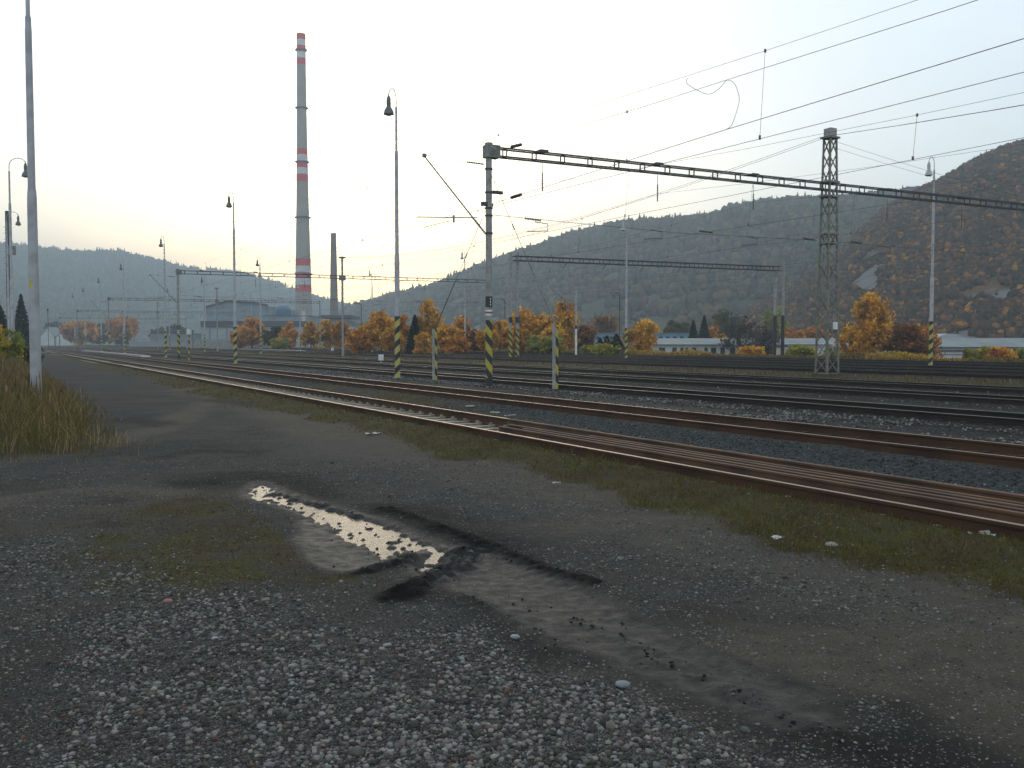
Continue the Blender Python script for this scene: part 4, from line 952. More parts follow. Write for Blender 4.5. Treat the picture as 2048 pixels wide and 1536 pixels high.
# ------------------------------------------------------------------ buildings
M_wallg = mat("pale_cladding", (.33, .36, .37), .8, col2=(.27, .30, .31), scale=.3)
M_wallb = mat("blue_cladding", (.16, .30, .42), .8, col2=(.12, .24, .36), scale=.3)
M_wallw = mat("white_wall", (.58, .58, .56), .8, scale=.4, col2=(.45, .46, .46))
M_walls = mat("slate_cladding", (.22, .27, .30), .8, scale=.3)
M_roofg = mat("grey_roof", (.20, .22, .22), .8, col2=(.15, .17, .17), scale=.4)
M_roofd = mat("dark_roof", (.08, .08, .085), .8, scale=.4)
M_win = mat("window_glass", (.03, .035, .04), .2)
M_dome = mat("blue_dome", (.06, .13, .22), .6)
def block(t, x0, x1, y0, y1, Y, dep, m, name="wall", gable=0, roof=None):
    a_ = at(x0, y0, Y); b_ = at(x1, y1, Y); o = Vector(t.location); zt, zb = max(a_.z, b_.z), min(a_.z, b_.z)
    b = MB(); b.box(((a_.x + b_.x) / 2 - o.x, Y + dep / 2 - o.y, (zt + zb) / 2 - o.z), ((b_.x - a_.x) / 2, dep / 2, (zt - zb) / 2)); w_ = b.build(name, m, t)
    if roof:
        b = MB(); ov = .25
        x0_, x1_ = a_.x - ov - o.x, b_.x + ov - o.x; yy0, yy1 = Y - ov - o.y, Y + dep + ov - o.y; zr = zt - o.z
        if gable:
            ym = (yy0 + yy1) / 2
            b.add([(x0_, yy0, zr), (x1_, yy0, zr), (x1_, yy1, zr), (x0_, yy1, zr), (x0_, ym, zr + gable), (x1_, ym, zr + gable)], [(0, 1, 5, 4), (2, 3, 4, 5), (0, 4, 3), (1, 2, 5), (0, 3, 2, 1)])
        else: b.box(((x0_ + x1_) / 2, (yy0 + yy1) / 2, zr + .12), ((x1_ - x0_) / 2, (yy1 - yy0) / 2, .12))
        b.build("roof", roof, t)
    return w_
def wins(t, xs, y0, y1, Y, m=M_win, name="window", w_=None):
    o = Vector(t.location)
    for x0, x1 in xs:
        a_ = at(x0, y0, Y); b_ = at(x1, y1, Y); b = MB(); b.box(((a_.x + b_.x) / 2 - o.x, Y - o.y - .03, (a_.z + b_.z) / 2 - o.z), ((b_.x - a_.x) / 2, .06, (a_.z - b_.z) / 2)); b.build(name, m, t)
# factory
t = thing("factory_hall", "pale grey factory hall with dark fascia behind the portals", "factory", (at(460, 690, 330).x, 330, -3))
block(t, 403, 610, 654, 700, 330, 40, M_wallg, roof=M_roofd); block(t, 401, 612, 642, 654, 329.5, 1.2, M_roofd, "fascia")
wins(t, [(418, 421), (452, 455), (484, 487)], 655, 690, 329.9, M_roofg, "panel_joint")
t = thing("factory_hall", "taller grey gabled factory hall behind the pale one", "factory", (at(470, 690, 420).x, 420, -3))
a_ = [at(px, py, 420) for px, py in ((412, 615), (412, 700), (536, 700), (536, 612), (500, 606), (455, 604))]; o = Vector(t.location)
b = MB(); n = len(a_); b.add([(p_.x - o.x, 0, p_.z - o.z) for p_ in a_] + [(p_.x - o.x, 60, p_.z - o.z) for p_ in a_], [tuple(range(n)), tuple(range(n, 2 * n))[::-1]] + [(i, (i + n), (i + 1) % n + n, (i + 1) % n) for i in range(n)]); b.build("wall", M_walls, t)
b = MB()
for p_, q_ in ((a_[0], a_[5]), (a_[5], a_[4]), (a_[4], a_[3])): b.bar((p_.x - o.x, -.3, p_.z - o.z + .3), (q_.x - o.x, -.3, q_.z - o.z + .3), .8)
b.build("roof_edge", M_roofd, t)
t = thing("factory_hall", "low slate blue factory wing carrying the blue dome", "factory", (at(570, 690, 400).x, 400, -3))
block(t, 527, 618, 632, 700, 400, 30, M_walls, roof=M_roofd)
c_ = at(566, 628, 410); b = MB(); r = 16 / F * 410
b.lathe((c_.x - t.location.x, 10, c_.z - t.location.z - 1), [(r, 0), (r, 2.2)] + [(r * math.cos(k * .16), 2.2 + r * .75 * math.sin(k * .16)) for k in range(1, 10)], 24); b.build("dome", M_dome, t, smooth=True)
wins(t, [(603, 611)], 622, 645, 399.9, M_wallw, "white_panel")
t = thing("bunker", "dark flat canopy building beneath the small chimney", "industrial building", (at(668, 690, 380).x, 380, -3))
block(t, 648, 695, 640, 700, 380, 20, M_roofg); block(t, 637, 700, 630, 636, 378, 26, M_roofd, "canopy")
t = thing("silo_building", "small white round topped building right of the small chimney", "building", (at(700, 690, 300).x, 300, -3))
block(t, 690, 711, 654, 704, 300, 8, M_wallw, roof=M_roofg); wins(t, [(693, 697), (700, 704), (706, 709)], 657, 661, 299.9)
t = thing("industrial_building", "grey flat workshop between the small chimney and the golden trees", "industrial building", (at(705, 690, 420).x, 420, -3))
block(t, 672, 722, 648, 700, 420, 20, M_roofg, roof=M_roofd)
t = thing("industrial_building", "low dark workshop left of the pale factory hall", "industrial building", (at(370, 690, 450).x, 450, -3))
block(t, 300, 402, 668, 700, 450, 20, M_roofg, roof=M_roofd)
# white houses far left
for (x0, x1, y0, yr, lb) in ((82, 108, 672, 4.5, "white gabled house, left one of the far pair"), (112, 140, 675, 3.6, "white gabled house, right one of the far pair")):
    t = thing("house", lb, "house", (at((x0 + x1) / 2, 690, 520).x, 520, -2))
    a_ = at(x0, y0, 520); c_ = at(x1, y0, 520); xm = (c_.x - a_.x) / 2; zt = a_.z + 2
    b = MB(); b.add([(-xm, 0, 0), (xm, 0, 0), (xm, 0, zt), (0, 0, zt + yr), (-xm, 0, zt), (-xm, 12, 0), (xm, 12, 0), (xm, 12, zt), (0, 12, zt + yr), (-xm, 12, zt)],
                    [(0, 1, 2, 3, 4), (5, 9, 8, 7, 6), (0, 5, 6, 1), (1, 6, 7, 2), (0, 4, 9, 5)]); b.build("wall", M_wallw, t)
    b = MB()
    for sg in (-1, 1): b.add([(sg * (xm + .4), -.4, zt - .3), (0, -.4, zt + yr + .12), (0, 12.4, zt + yr + .12), (sg * (xm + .4), 12.4, zt - .3), (sg * (xm + .4), -.4, zt - .05), (0, -.4, zt + yr + .4), (0, 12.4, zt + yr + .4), (sg * (xm + .4), 12.4, zt - .05)], [(0, 1, 2, 3), (4, 7, 6, 5), (0, 4, 5, 1), (3, 2, 6, 7), (0, 3, 7, 4)])
    b.build("roof", M_roofg, t)
# long low hall on the right
t = thing("long_hall", "long low white hall with pale grey roof behind the bushes", "hall", (at(1480, 700, 150).x, 150, -1.6))
block(t, 1306, 1665, 686, 735, 150, 12, M_wallw)
a_ = at(1300, 689, 149.5); c_ = at(1668, 689, 149.5); o = Vector(t.location); z0 = a_.z - o.z; z1 = at(1400, 676.5, 156).z - o.z
b = MB(); b.add([(a_.x - o.x, -.7, z0), (c_.x - o.x, -.7, z0), (c_.x - o.x + .3, 6, z1), (a_.x - o.x + .3, 6, z1), (c_.x - o.x, 12.7, z0), (a_.x - o.x, 12.7, z0)], [(0, 1, 2, 3), (3, 2, 4, 5), (0, 3, 5), (1, 4, 2), (0, 5, 4, 1)]); b.build("roof", M_roofg, t)
wins(t, [(1318, 1330), (1345, 1353), (1361, 1367), (1371, 1376), (1384, 1392), (1409, 1415), (1422, 1432), (1441, 1449), (1460, 1470), (1530, 1545), (1560, 1566)], 695, 708, 149.95)
t = thing("long_hall", "second low hall with grey green roof at the foot of the hillside", "hall", (at(1870, 700, 152).x, 152, -1.6))
block(t, 1672, 2140, 692, 735, 152, 14, M_wallg)
a_ = at(1668, 694, 151.4); c_ = at(2150, 694, 151.4); o = Vector(t.location); z0 = a_.z - o.z; z1 = at(1700, 676, 159).z - o.z
b = MB(); b.add([(a_.x - o.x, -.7, z0), (c_.x - o.x, -.7, z0), (c_.x - o.x + .3, 7, z1), (a_.x - o.x + .3, 7, z1), (c_.x - o.x, 14.7, z0), (a_.x - o.x, 14.7, z0)], [(0, 1, 2, 3), (3, 2, 4, 5), (0, 3, 5), (1, 4, 2), (0, 5, 4, 1)]); b.build("roof", M_roofg, t)
t = thing("shed", "pale blue flat roofed shed beside the lattice mast foot", "shed", (at(1720, 700, 125).x, 125, -1.6))
block(t, 1686, 1752, 701, 735, 125, 6, mat("pale_blue_wall", (.30, .40, .48), .8), roof=M_roofd); wins(t, [(1700, 1716), (1730, 1744)], 706, 713, 124.97, M_wallw, "window")
t = thing("shed", "white slatted shed right of the striped lamp post", "shed", (at(1900, 700, 128).x, 128, -1.6))
block(t, 1868, 1952, 703, 735, 128, 6, M_wallw, roof=M_roofd); wins(t, [(1872, 1945)], 708, 710, 127.97, M_roofg, "slat")
t = thing("shed", "grey gabled shed roof above the second low hall", "shed", (at(1905, 690, 185).x, 185, -1.6))
a_ = [at(px, py, 185) for px, py in ((1876, 700), (1876, 674), (1895, 667), (1912, 668), (1936, 677), (1936, 700))]; o = Vector(t.location); n = len(a_)
b = MB(); b.add([(p_.x - o.x, 0, p_.z - o.z) for p_ in a_] + [(p_.x - o.x, 14, p_.z - o.z) for p_ in a_], [tuple(range(n))[::-1], tuple(range(n, 2 * n))] + [(i, (i + 1) % n, (i + 1) % n + n, i + n) for i in range(n)]); b.build("wall", M_wallg, t)
for x0, x1, lb in ((1166, 1250, "blue hall behind the dark conifers"), (1306, 1378, "blue upper storey above the long white hall")):
    t = thing("blue_hall", lb, "hall", (at((x0 + x1) / 2, 690, 190).x, 190, -2))
    block(t, x0, x1, 668, 705, 190, 15, M_wallb, roof=M_roofg); wins(t, [(x0 + 12 + k * 14, x0 + 19 + k * 14) for k in range(4)], 673, 678, 189.95)
t = thing("kiosk", "small cream kiosk between the paired masts", "kiosk", (at(1562, 710, 122).x, 122, -1.3)); block(t, 1557, 1570, 694, 735, 122, 2, mat("cream_wall", (.6, .5, .38), .8), roof=M_roofd)
t = thing("white_roofed_shed", "pale shed roof showing between golden trees", "shed", (at(925, 700, 170).x, 170, -2)); block(t, 888, 962, 661, 705, 170, 8, M_wallw, roof=M_wallw)
# concrete fence before the factory
t = thing("concrete_fence", "pale concrete panel fence before the factory hall", "fence", (at(380, 690, 235).x, 235, -1)); o = Vector(t.location)
for k in range(11):
    a_ = at(372 + k * 15, 679, 235); c_ = at(372 + k * 15 + 14.2, 697, 235); b = MB(); b.box(((a_.x + c_.x) / 2 - o.x, 0, (a_.z + c_.z) / 2 - o.z), ((c_.x - a_.x) / 2, .08, (a_.z - c_.z) / 2)); b.build("panel", M_conc, t)
t = thing("low_wall", "long low grey wall left of the concrete fence", "wall", (at(300, 690, 330).x, 330, -1)); o = Vector(t.location)
b = MB(); a_ = at(258, 683, 330); c_ = at(372, 697, 330); b.box(((a_.x + c_.x) / 2 - o.x, 0, (a_.z + c_.z) / 2 - o.z), ((c_.x - a_.x) / 2, .1, (a_.z - c_.z) / 2)); b.build("panel", M_conc, t)
# platforms between tracks
def slab(label, sa, sb, D, hw, hz):
    t = thing("platform", label, "platform", P(sa, D, 0)); b = MB()
    L_ = sb - sa; b.add([P(0, -hw, 0), P(0, hw, 0), P(L_, hw, 0), P(L_, -hw, 0), P(2.2, -hw, hz), P(2.2, hw, hz), P(L_, hw, hz), P(L_, -hw, hz)], [(0, 1, 5, 4), (4, 5, 6, 7), (1, 2, 6, 5), (0, 4, 7, 3), (2, 3, 7, 6)])
    b.build("slab", mat("platform_concrete", (.30, .28, .27), .9, scale=3, bump=.2), t)
p_ = onD(612, 47.0); slab("grey concrete loading platform with sloped end before the factory trees", sD(p_.x, p_.y)[0], sD(p_.x, p_.y)[0] + 70, 46.6, .9, .38)
p_ = onD(300, 15.9); slab("low concrete platform ending beside the third lamp post", sD(p_.x, p_.y)[0], sD(p_.x, p_.y)[0] + 90, 15.6, .5, .22)
# small shunting wagon far away
p_ = onD(240, TR[5]); t = thing("wagon", "small dark works wagon standing far along the tracks", "wagon", (p_.x, p_.y, .45), TH)
b = MB(); b.box((-.1, 0, .85), (1.3, 3.2, .25)); b.build("frame", M_dark, t)
b = MB(); b.box((0, 1.0, 1.6), (1.25, 1.9, .9)); b.box((1.4, -1.0, 1.9), (1.4, 1.3, 1.4)); b.build("cab", M_black, t)
b = MB(); b.box((-1.2, -1.5, 3.2), (1.6, .3, .15)); b.build("canopy", M_dark, t)
for sx in (-2.1, 2.1):
    b = MB()
    for sy in (-.75, .75): b.tube([(sy - .06, sx, .35), (sy + .06, sx, .35)], .42, 14)
    b.build("wheelset", M_dark, t)
# dwarf signals and small posts
for px, py, D_, lb in ((762, 716, 27.8, "small white dwarf signal between the fourth and fifth tracks"), (665, 697, 47.2, "small white dwarf signal before the golden trees")):
    p_ = onD(px, D_); t = thing("dwarf_signal", lb, "signal", (p_.x, p_.y, float(zg(D_)))); b = MB(); b.tube([(0, 0, 0), (0, 0, .3)], .05, 8); b.build("post", M_steel, t)
    b = MB(); b.box((0, 0, .52), (.2, .12, .24)); b.tube([(0, -.13, .55), (0, -.2, .55)], .09, 10); b.build("head", M_white, t)
for px, py, lb in ((378, 713, "thin striped stake beside the second portal mast"), (386, 700, "thin dark signal post left of the factory hall"), (97, 690, "dark distant signal post left of the tracks")):
    D_ = 16.2 if px == 378 else 40
    Y_ = onD(px, D_).y if px != 97 else 230
    g = at(px, 690, Y_); g.z = 0; t = thing("signal_post", lb, "signal post", g); hgt = 2.6 if px == 378 else (4.2 if px == 386 else 9.5)
    b = MB(); b.tube([(0, 0, 0), (0, 0, hgt)], .07, 8); b.build("post", M_strR if px == 378 else M_dark, t)
    b = MB(); b.box((0, 0, hgt + .15), (.16, .12, .25)); b.build("head", M_white if px == 378 else M_dark, t)
# background street lamps with bent arms
for px, ytop, Y, lb in ((1239, 585, 128, "slim black street lamp before the blue hall"), (1010, 598, 140, "slim street lamp behind the paired masts"), (843, 602, 150, "slim street lamp among the golden trees by the spruce"), (723, 607, 160, "slim street lamp at the left end of the golden trees")):
    g = at(px, 700, Y); g.z = -.9; hh = at(px, ytop, Y).z + .9; t = thing("street_lamp", lb, "street lamp", g, 0, "street lamps beyond the yard")
    b = MB(); b.tube([(0, 0, 0), (0, 0, hh - .4), (-.15, 0, hh - .1), (-.7, 0, hh)], .06, 8); b.build("pole", M_dark, t)
    b = MB(); b.box((-1.0, 0, hh + .02), (.4, .13, .07)); b.build("lamp_head", M_steel, t)

# ------------------------------------------------------------------ trees
M_leaf = mat("autumn_leaf", (1, 1, 1), .9, col2=(.7, .7, .7), scale=.8, attr="col", spec=.1, transl=.5)
M_bark = mat("bark", (.07, .06, .05), .95, scale=5)
def tree(name, label, cat_, loc, h, w_, pal, n=1500, kind='round', bare=0.0, seed=0, group=None, lf=.22, trunk=.16):
    r = np.random.default_rng(seed + 100); rr = random.Random(seed)
    t = thing(name, label, cat_, loc, 0, group)
    if kind == 'conifer':
        b = MB(); b.tube([(0, 0, 0), (0, 0, h * .95)], [h * .018, h * .004], 7); b.build("trunk", M_bark, t)
        u = r.random(n) ** .7; zz = h * (.06 + .94 * (1 - u)); tier = 1 - .35 * ((zz / h * 14) % 1)
        rad_ = w_ / 2 * (1 - zz / h) ** .9 * tier * r.random(n) ** .35 + .02; an = r.random(n) * 6.283
        c = np.stack([np.cos(an) * rad_, np.sin(an) * rad_, zz - rad_ * .25], 1)
    else:
        b = MB(); tips = []
        b.tube([(0, 0, 0), (rr.uniform(-.1, .1), 0, h * .3), (rr.uniform(-.15, .15), rr.uniform(-.1, .1), h * .62), (0, 0, h * .9)], [h * .024, h * .018, h * .010, h * .003], 7)
        nl = 9 if not bare else 22
        for k in range(nl):
            z0 = h * rr.uniform(.12 if bare else .18, .7); an = rr.uniform(0, 6.283); ln = w_ * rr.uniform(.25, .5); up = h * rr.uniform(.12, .34)
            p0 = Vector((0, 0, z0)); p1 = p0 + Vector((math.cos(an) * ln * .5, math.sin(an) * ln * .5, up * .6)); p2 = p0 + Vector((math.cos(an) * ln, math.sin(an) * ln, up))
            b.tube([p0, p1, p2], [h * .009, h * .006, h * .002], 5); tips.append(p2)
            if bare:
                for q in range(6):
                    pp = p0.lerp(p2, rr.uniform(.3, 1)); e = pp + Vector((rr.uniform(-1, 1) * ln * .35, rr.uniform(-1, 1) * ln * .35, rr.uniform(.05, .25) * h)); b.tube([pp, e], [h * .0035, h * .001], 4)
        b.build("trunk", M_bark, t)
        ncl = 46; cl = r.normal(size=(ncl, 3)); cl /= np.linalg.norm(cl, axis=1)[:, None]; cl *= (r.random((ncl, 1)) ** .45)
        cz = .56 if kind == 'round' else .52; vz = .42 if kind == 'round' else .47
        prof_ = 1.0
        cl = cl * np.array([w_ / 2 * .82, w_ / 2 * .82, h * vz]) + np.array([0, 0, h * cz])
        if kind == 'birch': cl[:, :2] *= (1.25 - .75 * cl[:, 2:] / h)
        if kind == 'bush': cl[:, 2] = h * (.1 + .75 * r.random(ncl)); 
        ci = r.integers(0, ncl, n); sp = r.random(ncl)[ci][:, None] * .5 + .6
        c = cl[ci] + r.normal(size=(n, 3)) * np.array([w_ * .075, w_ * .075, h * .055]) * sp
        c[:, 2] = np.clip(c[:, 2], .05, h * 1.02)
    m = len(c); sz = lf * (.6 + .8 * r.random(m)); nm = r.normal(size=(m, 3)); nm /= np.linalg.norm(nm, axis=1)[:, None]
    tt = np.cross(nm, r.normal(size=(m, 3))); tt /= np.linalg.norm(tt, axis=1)[:, None]; bb = np.cross(nm, tt)
    if kind == 'conifer': tt = np.stack([np.cos(an), np.sin(an), -.45 + 0 * an], 1); tt /= np.linalg.norm(tt, axis=1)[:, None]; bb = np.cross(tt, nm); bb /= np.linalg.norm(bb, axis=1)[:, None]; bb *= .5
    v = np.stack([c - tt * sz[:, None] - bb * sz[:, None] * .5, c + tt * sz[:, None] * .3 - bb * sz[:, None] * .8, c + tt * sz[:, None] + bb * sz[:, None] * .5, c - tt * sz[:, None] * .3 + bb * sz[:, None] * .8], 1).reshape(-1, 3)
    f = (np.arange(m) * 4)[:, None] + np.arange(4)
    pal = np.array(pal); 
    if kind == 'conifer': cc = pal[r.integers(0, len(pal), m)]
    else:
        pc = r.integers(0, len(pal), 46); cc = pal[pc[ci]]
    cc = cc * (.65 + .7 * r.random((m, 1)))
    npmesh("crown", v, f, M_leaf, colors=np.repeat(cc, 4, 0), parent=t)
    return t
GOLD = [(.72, .38, .04), (.62, .30, .035), (.78, .46, .06), (.48, .25, .04)]
ORNG = [(.64, .27, .04), (.50, .20, .04), (.70, .35, .05)]
YGRN = [(.36, .33, .05), (.24, .26, .05), (.50, .38, .05)]
RUST = [(.28, .12, .05), (.20, .10, .05), (.34, .16, .04)]
GREY = [(.09, .07, .055), (.12, .08, .06)]
DARKG = [(.018, .035, .022), (.028, .048, .026), (.02, .04, .03)]
OLIV = [(.09, .09, .03), (.12, .10, .03), (.07, .08, .03)]
# (px centre, top y, width px, Y, palette, kind, name, label, category, n)
TL = [
 (737, 645, 40, 138, GOLD, 'birch', "birch_tree", "low golden tree at the left end of the golden row"),
 (763, 622, 56, 135, GOLD, 'round', "birch_tree", "broad golden tree left of the tall striped lamp post"),
 (800, 630, 54, 140, ORNG, 'round', "birch_tree", "orange gold tree behind the tall striped lamp post"),
 (858, 600, 52, 138, GOLD, 'birch', "birch_tree", "tall orange gold tree right of the blue green spruce"),
 (893, 648, 46, 132, GOLD, 'round', "birch_tree", "round golden tree behind the left anchor post"),
 (925, 630, 40, 150, ORNG, 'birch', "birch_tree", "narrow orange tree behind the pale shed roof"),
 (951, 660, 40, 130, RUST, 'round', "shrub_tree", "low brown tree left of the striped mast"),
 (716, 660, 36, 130, ORNG, 'round', "birch_tree", "small orange tree at the far left tip of the golden row"),
 (781, 655, 40, 128, GOLD, 'round', "birch_tree", "low golden tree at the foot of the tall striped lamp post"),
 (845, 662, 36, 124, GOLD, 'bush', "bush", "golden bush right of the blue green spruce"),
 (912, 668, 44, 124, ORNG, 'bush', "bush", "orange bush below the pale shed roof"),
 (975, 655, 40, 126, GOLD, 'round', "birch_tree", "golden tree directly behind the striped mast"),
 (1022, 650, 40, 128, ORNG, 'round', "birch_tree", "orange tree directly behind the paired masts"),
 (1090, 668, 60, 122, YGRN, 'bush', "bush", "yellow green bush left of the right anchor post"),
 (1000, 640, 44, 134, GOLD, 'round', "birch_tree", "golden tree just right of the striped mast"),
 (1046, 612, 54, 136, GOLD, 'birch', "birch_tree", "golden tree right of the paired masts"),
 (1078, 618, 54, 134, GOLD, 'round', "birch_tree", "golden tree in the middle of the central group"),
 (1102, 650, 44, 126, GOLD, 'round', "birch_tree", "low golden tree behind the right anchor post"),
 (1130, 597, 54, 132, GOLD, 'birch', "birch_tree", "tallest golden tree, left of the slim cantilever mast"),
 (1168, 650, 44, 140, RUST, 'round', "shrub_tree", "thin rust brown tree right of the slim cantilever mast"),
 (1206, 630, 62, 230, RUST, 'round', "maple_tree", "dull reddish tree beyond the blue hall"),
 (1283, 638, 66, 130, GOLD, 'round', "willow_tree", "bright golden round tree right of the striped lamp post"),
 (1212, 686, 40, 112, YGRN, 'bush', "bush", "bright yellow bush before the dark conifers"),
 (1180, 690, 34, 116, YGRN, 'bush', "bush", "yellow green bush at the foot of the cantilever mast"),
 (1355, 642, 56, 230, OLIV, 'round', "tree", "dull olive tree behind the blue upper storey"),
 (1430, 654, 40, 175, ORNG, 'round', "tree", "small orange tree right of the paired spruces"),
 (1456, 618, 70, 230, OLIV, 'round', "tree", "olive tree on the slope above the long hall"),
 (1480, 632, 80, 145, GREY, 'round', "willow_tree", "nearly bare grey brown tree before the long hall"),
 (1524, 650, 70, 150, GREY, 'round', "willow_tree", "bare dark limbed tree right of the grey brown one"),
 (1546, 614, 52, 235, YGRN, 'round', "tree", "yellow green tree on the slope left of the paired dark posts"),
 (1586, 655, 40, 180, ORNG, 'round', "tree", "small orange tree behind the paired dark posts"),
 (1630, 655, 60, 190, ORNG, 'round', "tree", "orange scrub tree left of the lattice mast"),
 (1500, 690, 56, 118, GOLD, 'bush', "bush", "orange gold bush below the bare trees"),
 (1605, 688, 62, 112, YGRN, 'bush', "bush", "yellow green bush between paired posts and lattice mast"),
 (1660, 692, 40, 116, YGRN, 'bush', "bush", "small yellow bush behind the lattice mast foot"),
 (1748, 588, 104, 108, GOLD, 'birch', "birch_tree", "big golden orange tree right of the lattice mast"),
 (1706, 640, 50, 112, GOLD, 'round', "birch_tree", "smaller golden tree at the left foot of the big one"),
 (1812, 648, 90, 98, RUST, 'round', "cherry_tree", "rust red round tree before the second low hall"),
 (1846, 645, 66, 101, ORNG, 'round', "cherry_tree", "orange red tree at the striped lamp post"),
 (1935, 694, 26, 100, YGRN, 'bush', "bush", "thin yellow bush before the white slatted shed"),
 (1962, 690, 38, 100, YGRN, 'bush', "bush", "loose yellow green bush left of the rusty bush"),
 (2000, 688, 50, 96, ORNG, 'bush', "bush", "rusty orange bush near the right edge"),
 (2036, 694, 40, 98, YGRN, 'bush', "bush", "yellow bush at the right edge of the yard"),
 (505, 634, 50, 225, ORNG, 'round', "tree", "orange tree before the pale factory hall"),
 (480, 655, 34, 228, ORNG, 'round', "tree", "small orange tree at the left of the factory group"),
 (552, 654, 40, 222, OLIV, 'round', "tree", "olive tree between two orange ones at the factory"),
 (578, 646, 36, 215, ORNG, 'birch', "tree", "pointed orange tree below the blue dome"),
 (560, 676, 34, 205, YGRN, 'bush', "bush", "yellow green bush below the blue dome"),
 (622, 646, 40, 200, GOLD, 'birch', "tree", "golden tree at the foot of the tall chimney"),
 (655, 642, 46, 196, GOLD, 'round', "tree", "golden tree beneath the small chimney"),
 (683, 640, 40, 192, ORNG, 'birch', "tree", "orange tree left of the round topped white building"),
 (245, 630, 54, 420, ORNG, 'round', "tree", "pale orange round tree above the dark wagon"),
 (160, 637, 58, 430, ORNG, 'round', "tree", "pale orange tree group member right of the white houses"),
 (118, 645, 44, 560, DARKG, 'round', "tree", "dark green round tree behind the white houses"),
 (200, 648, 60, 470, OLIV, 'round', "tree", "dull green tree between the pale orange ones"),
 (340, 650, 60, 470, OLIV, 'round', "tree", "dull olive tree above the low dark workshop"),
 (12, 650, 62, 62, YGRN, 'bush', "bush", "yellow bush behind the left lamp posts"),
 (-20, 640, 60, 70, GOLD, 'bush', "bush", "golden bush at the left picture edge"),
 (62, 690, 40, 70, OLIV, 'bush', "bush", "dull bush behind the big pole"),
]
for k, (px, yt, wpx, Y, pal, kd, nm, lb) in enumerate(TL):
    wpx *= 1.36 if 700 < px < 1180 else 1.2
    D_ = sD((px - 1024) / F * Y, Y)[1]; zb = float(zg(D_)) if D_ > 0 else 0
    g = at(px, 700, Y); top = at(px, yt, Y).z; h = top - zb; wd = wpx / F * Y; g.z = zb
    near_ = wpx > 90
    tree(nm, lb, "bush" if nm == "bush" else "tree", g, h, wd, pal, n=(5200 if near_ else 2300) if pal is not GREY else 520, kind=kd, bare=1 if pal is GREY else 0, seed=k, lf=(.010 + .0004 * wd) * Y / 8 if Y > 60 else .12)
for k, (px, yt, wpx, Y, lb) in enumerate([(830, 630, 30, 126, "blue green spruce in front of the golden trees"), (1386, 640, 26, 172, "left spruce of the pair beside the blue storey"), (1408, 631, 30, 174, "right spruce of the pair beside the blue storey"),
    (1200, 676, 20, 122, "small dark conifer left of the broad one"), (1214, 672, 22, 124, "pointed dark conifer behind the yellow bush"), (1233, 668, 34, 121, "broad dark conifer left of the striped lamp post"),
    (44, 588, 36, 150, "dark spruce between the two left poles"), (-6, 596, 70, 120, "dark spruce cut by the left picture edge")]):
    D_ = sD((px - 1024) / F * Y, Y)[1]; zb = float(zg(D_)) if D_ > 0 else 0
    g = at(px, 700, Y); h = at(px, yt, Y).z - zb; g.z = zb
    tree("spruce_tree", lb, "tree", g, h, wpx / F * Y * 1.7, DARKG, n=3600, kind='conifer', seed=200 + k, lf=.20)

# ------------------------------------------------------------------ litter
M_lit = mat("white_litter", (.42, .42, .41), .7, col2=(.3, .3, .3), scale=20)
def scrap(label, px, py, w_, seed, m=M_lit, D_=None, hh=.03):
    r = random.Random(seed); g = gnd(px, py, .02); b = MB(); n = 7; vs = []; 
    for j in range(4):
        for i in range(n): vs.append(((i / (n - 1) - .5) * w_ + r.uniform(-.01, .01), (j / 3 - .5) * w_ * .45 + r.uniform(-.015, .015), .004 + r.random() * hh))
    vs2 = [(x, y, z - .003) for x, y, z in vs]
    f = [(j * n + i, j * n + i + 1, (j + 1) * n + i + 1, (j + 1) * n + i) for j in range(3) for i in range(n - 1) if r.random() > .12]
    b.add(vs, f); b.add(vs2, [q[::-1] for q in f]); o = b.build("paper_scrap", m, None, loc=(g.x, g.y, g.z + .01)); o.rotation_euler = (0, 0, r.uniform(-.4, .4)); tag(o, label, "litter", "litter lying about the tracks")
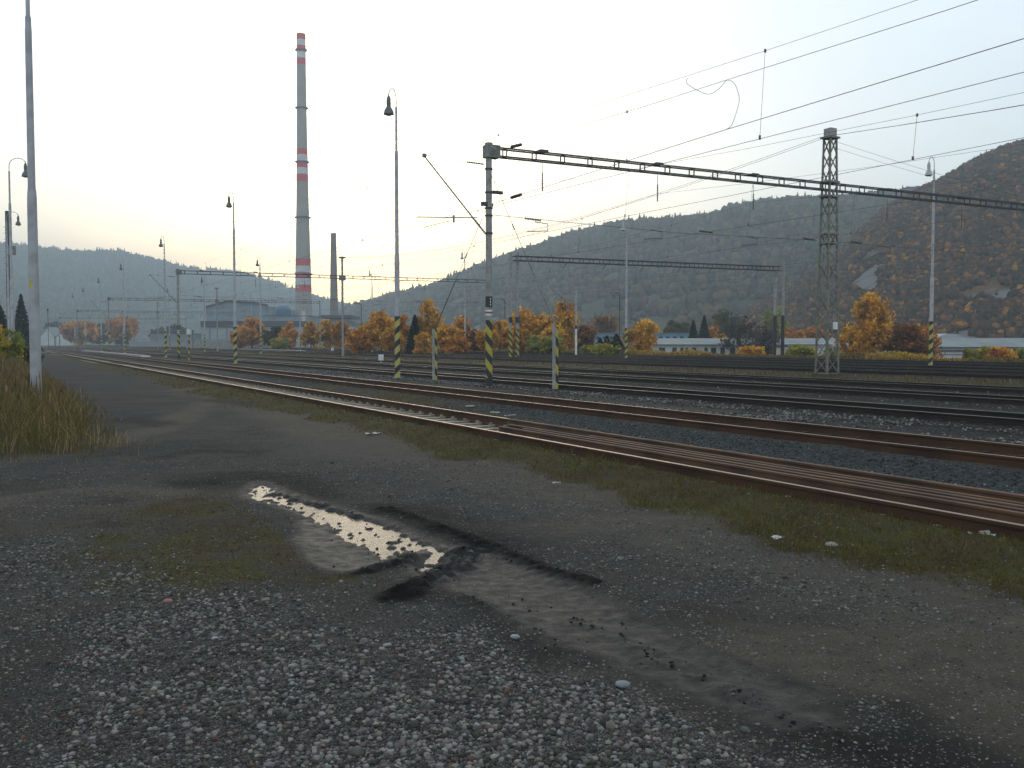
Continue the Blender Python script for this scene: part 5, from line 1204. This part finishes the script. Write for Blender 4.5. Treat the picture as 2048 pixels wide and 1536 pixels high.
for k, (px, py, w_, lb) in enumerate([(948, 814, .45, "long white paper scrap between the first two tracks"), (1018, 820, .28, "white paper scrap right of the long one"), (990, 827, .22, "yellowish paper scrap below the long one"), (1020, 833, .25, "crumpled white scrap just behind the nearest track"),
    (746, 869, .32, "white scrap on the grass verge left of the loose rails"), (1952, 1084, .30, "crumpled clear plastic on the verge at the right"), (1112, 970, .10, "tiny white scrap at the edge of the dirt road"), (1555, 1080, .10, "small white scrap on the verge"), (402, 749, .5, "pale scrap lying on the first track far left")]):
    scrap(lb, px, py, w_, k, hh=.09 if k == 5 else .03, m=M_lit if k != 2 else mat("cream_litter", (.55, .45, .25), .8))
def stone(label, px, py, w_, col, seed):
    g = gnd(px, py, .0); r = random.Random(seed); v, f = ico(); b = MB(); b.add([(x * w_ * r.uniform(.8, 1.2), y * w_ * .8 * r.uniform(.8, 1.2), z * w_ * .55) for x, y, z in v.tolist()], f.tolist())
    o = b.build("stone", mat("stone_" + str(seed), col, .85, scale=20, bump=.3), None, smooth=True, loc=(g.x, g.y, w_ * .3)); md = o.modifiers.new("s", 'SUBSURF'); md.levels = 2; md.render_levels = 2; tag(o, label, "stone", "larger stones on the yard")
for k, (px, py, w_, c_, lb) in enumerate([(1030, 1277, .035, (.28, .29, .3), "pale oval stone at the gravel edge below the rut"), (1245, 1375, .05, (.2, .22, .23), "large grey stone in the coarse gravel"), (430, 1280, .03, (.30, .32, .34), "white blue stone left of the coarse gravel"),
    (336, 1206, .04, (.30, .14, .12), "pinkish brick stone on the mossy gravel"), (1662, 1095, .07, (.3, .28, .25), "pale flat stone on the grass verge"), (1604, 894, .09, (.5, .47, .43), "white stone left of its twin before the second track"), (1697, 901, .10, (.5, .47, .43), "white stone on the dark ash before the second track"), (775, 1295, .035, (.27, .26, .28), "round lilac grey stone in the gravel")]):
    stone(lb, px, py, w_, c_, k)

# ------------------------------------------------------------------ haze
b = MB(); b.box((0, 1560, 139), (2520, 1640, 144.5))
hm = bpy.data.materials.new("haze_air"); hm.use_nodes = True; t = hm.node_tree; t.nodes.remove(t.nodes["Principled BSDF"])
pv = t.nodes.new("ShaderNodeVolumePrincipled"); pv.inputs["Color"].default_value = (.74, .88, .97, 1); pv.inputs["Density"].default_value = .00062; pv.inputs["Anisotropy"].default_value = .15
t.links.new(pv.outputs[0], t.nodes["Material Output"].inputs["Volume"])
ho = b.build("haze", hm); tag(ho, kind='stuff'); ho['label'] = "pale evening haze filling the valley"; ho['category'] = "haze"
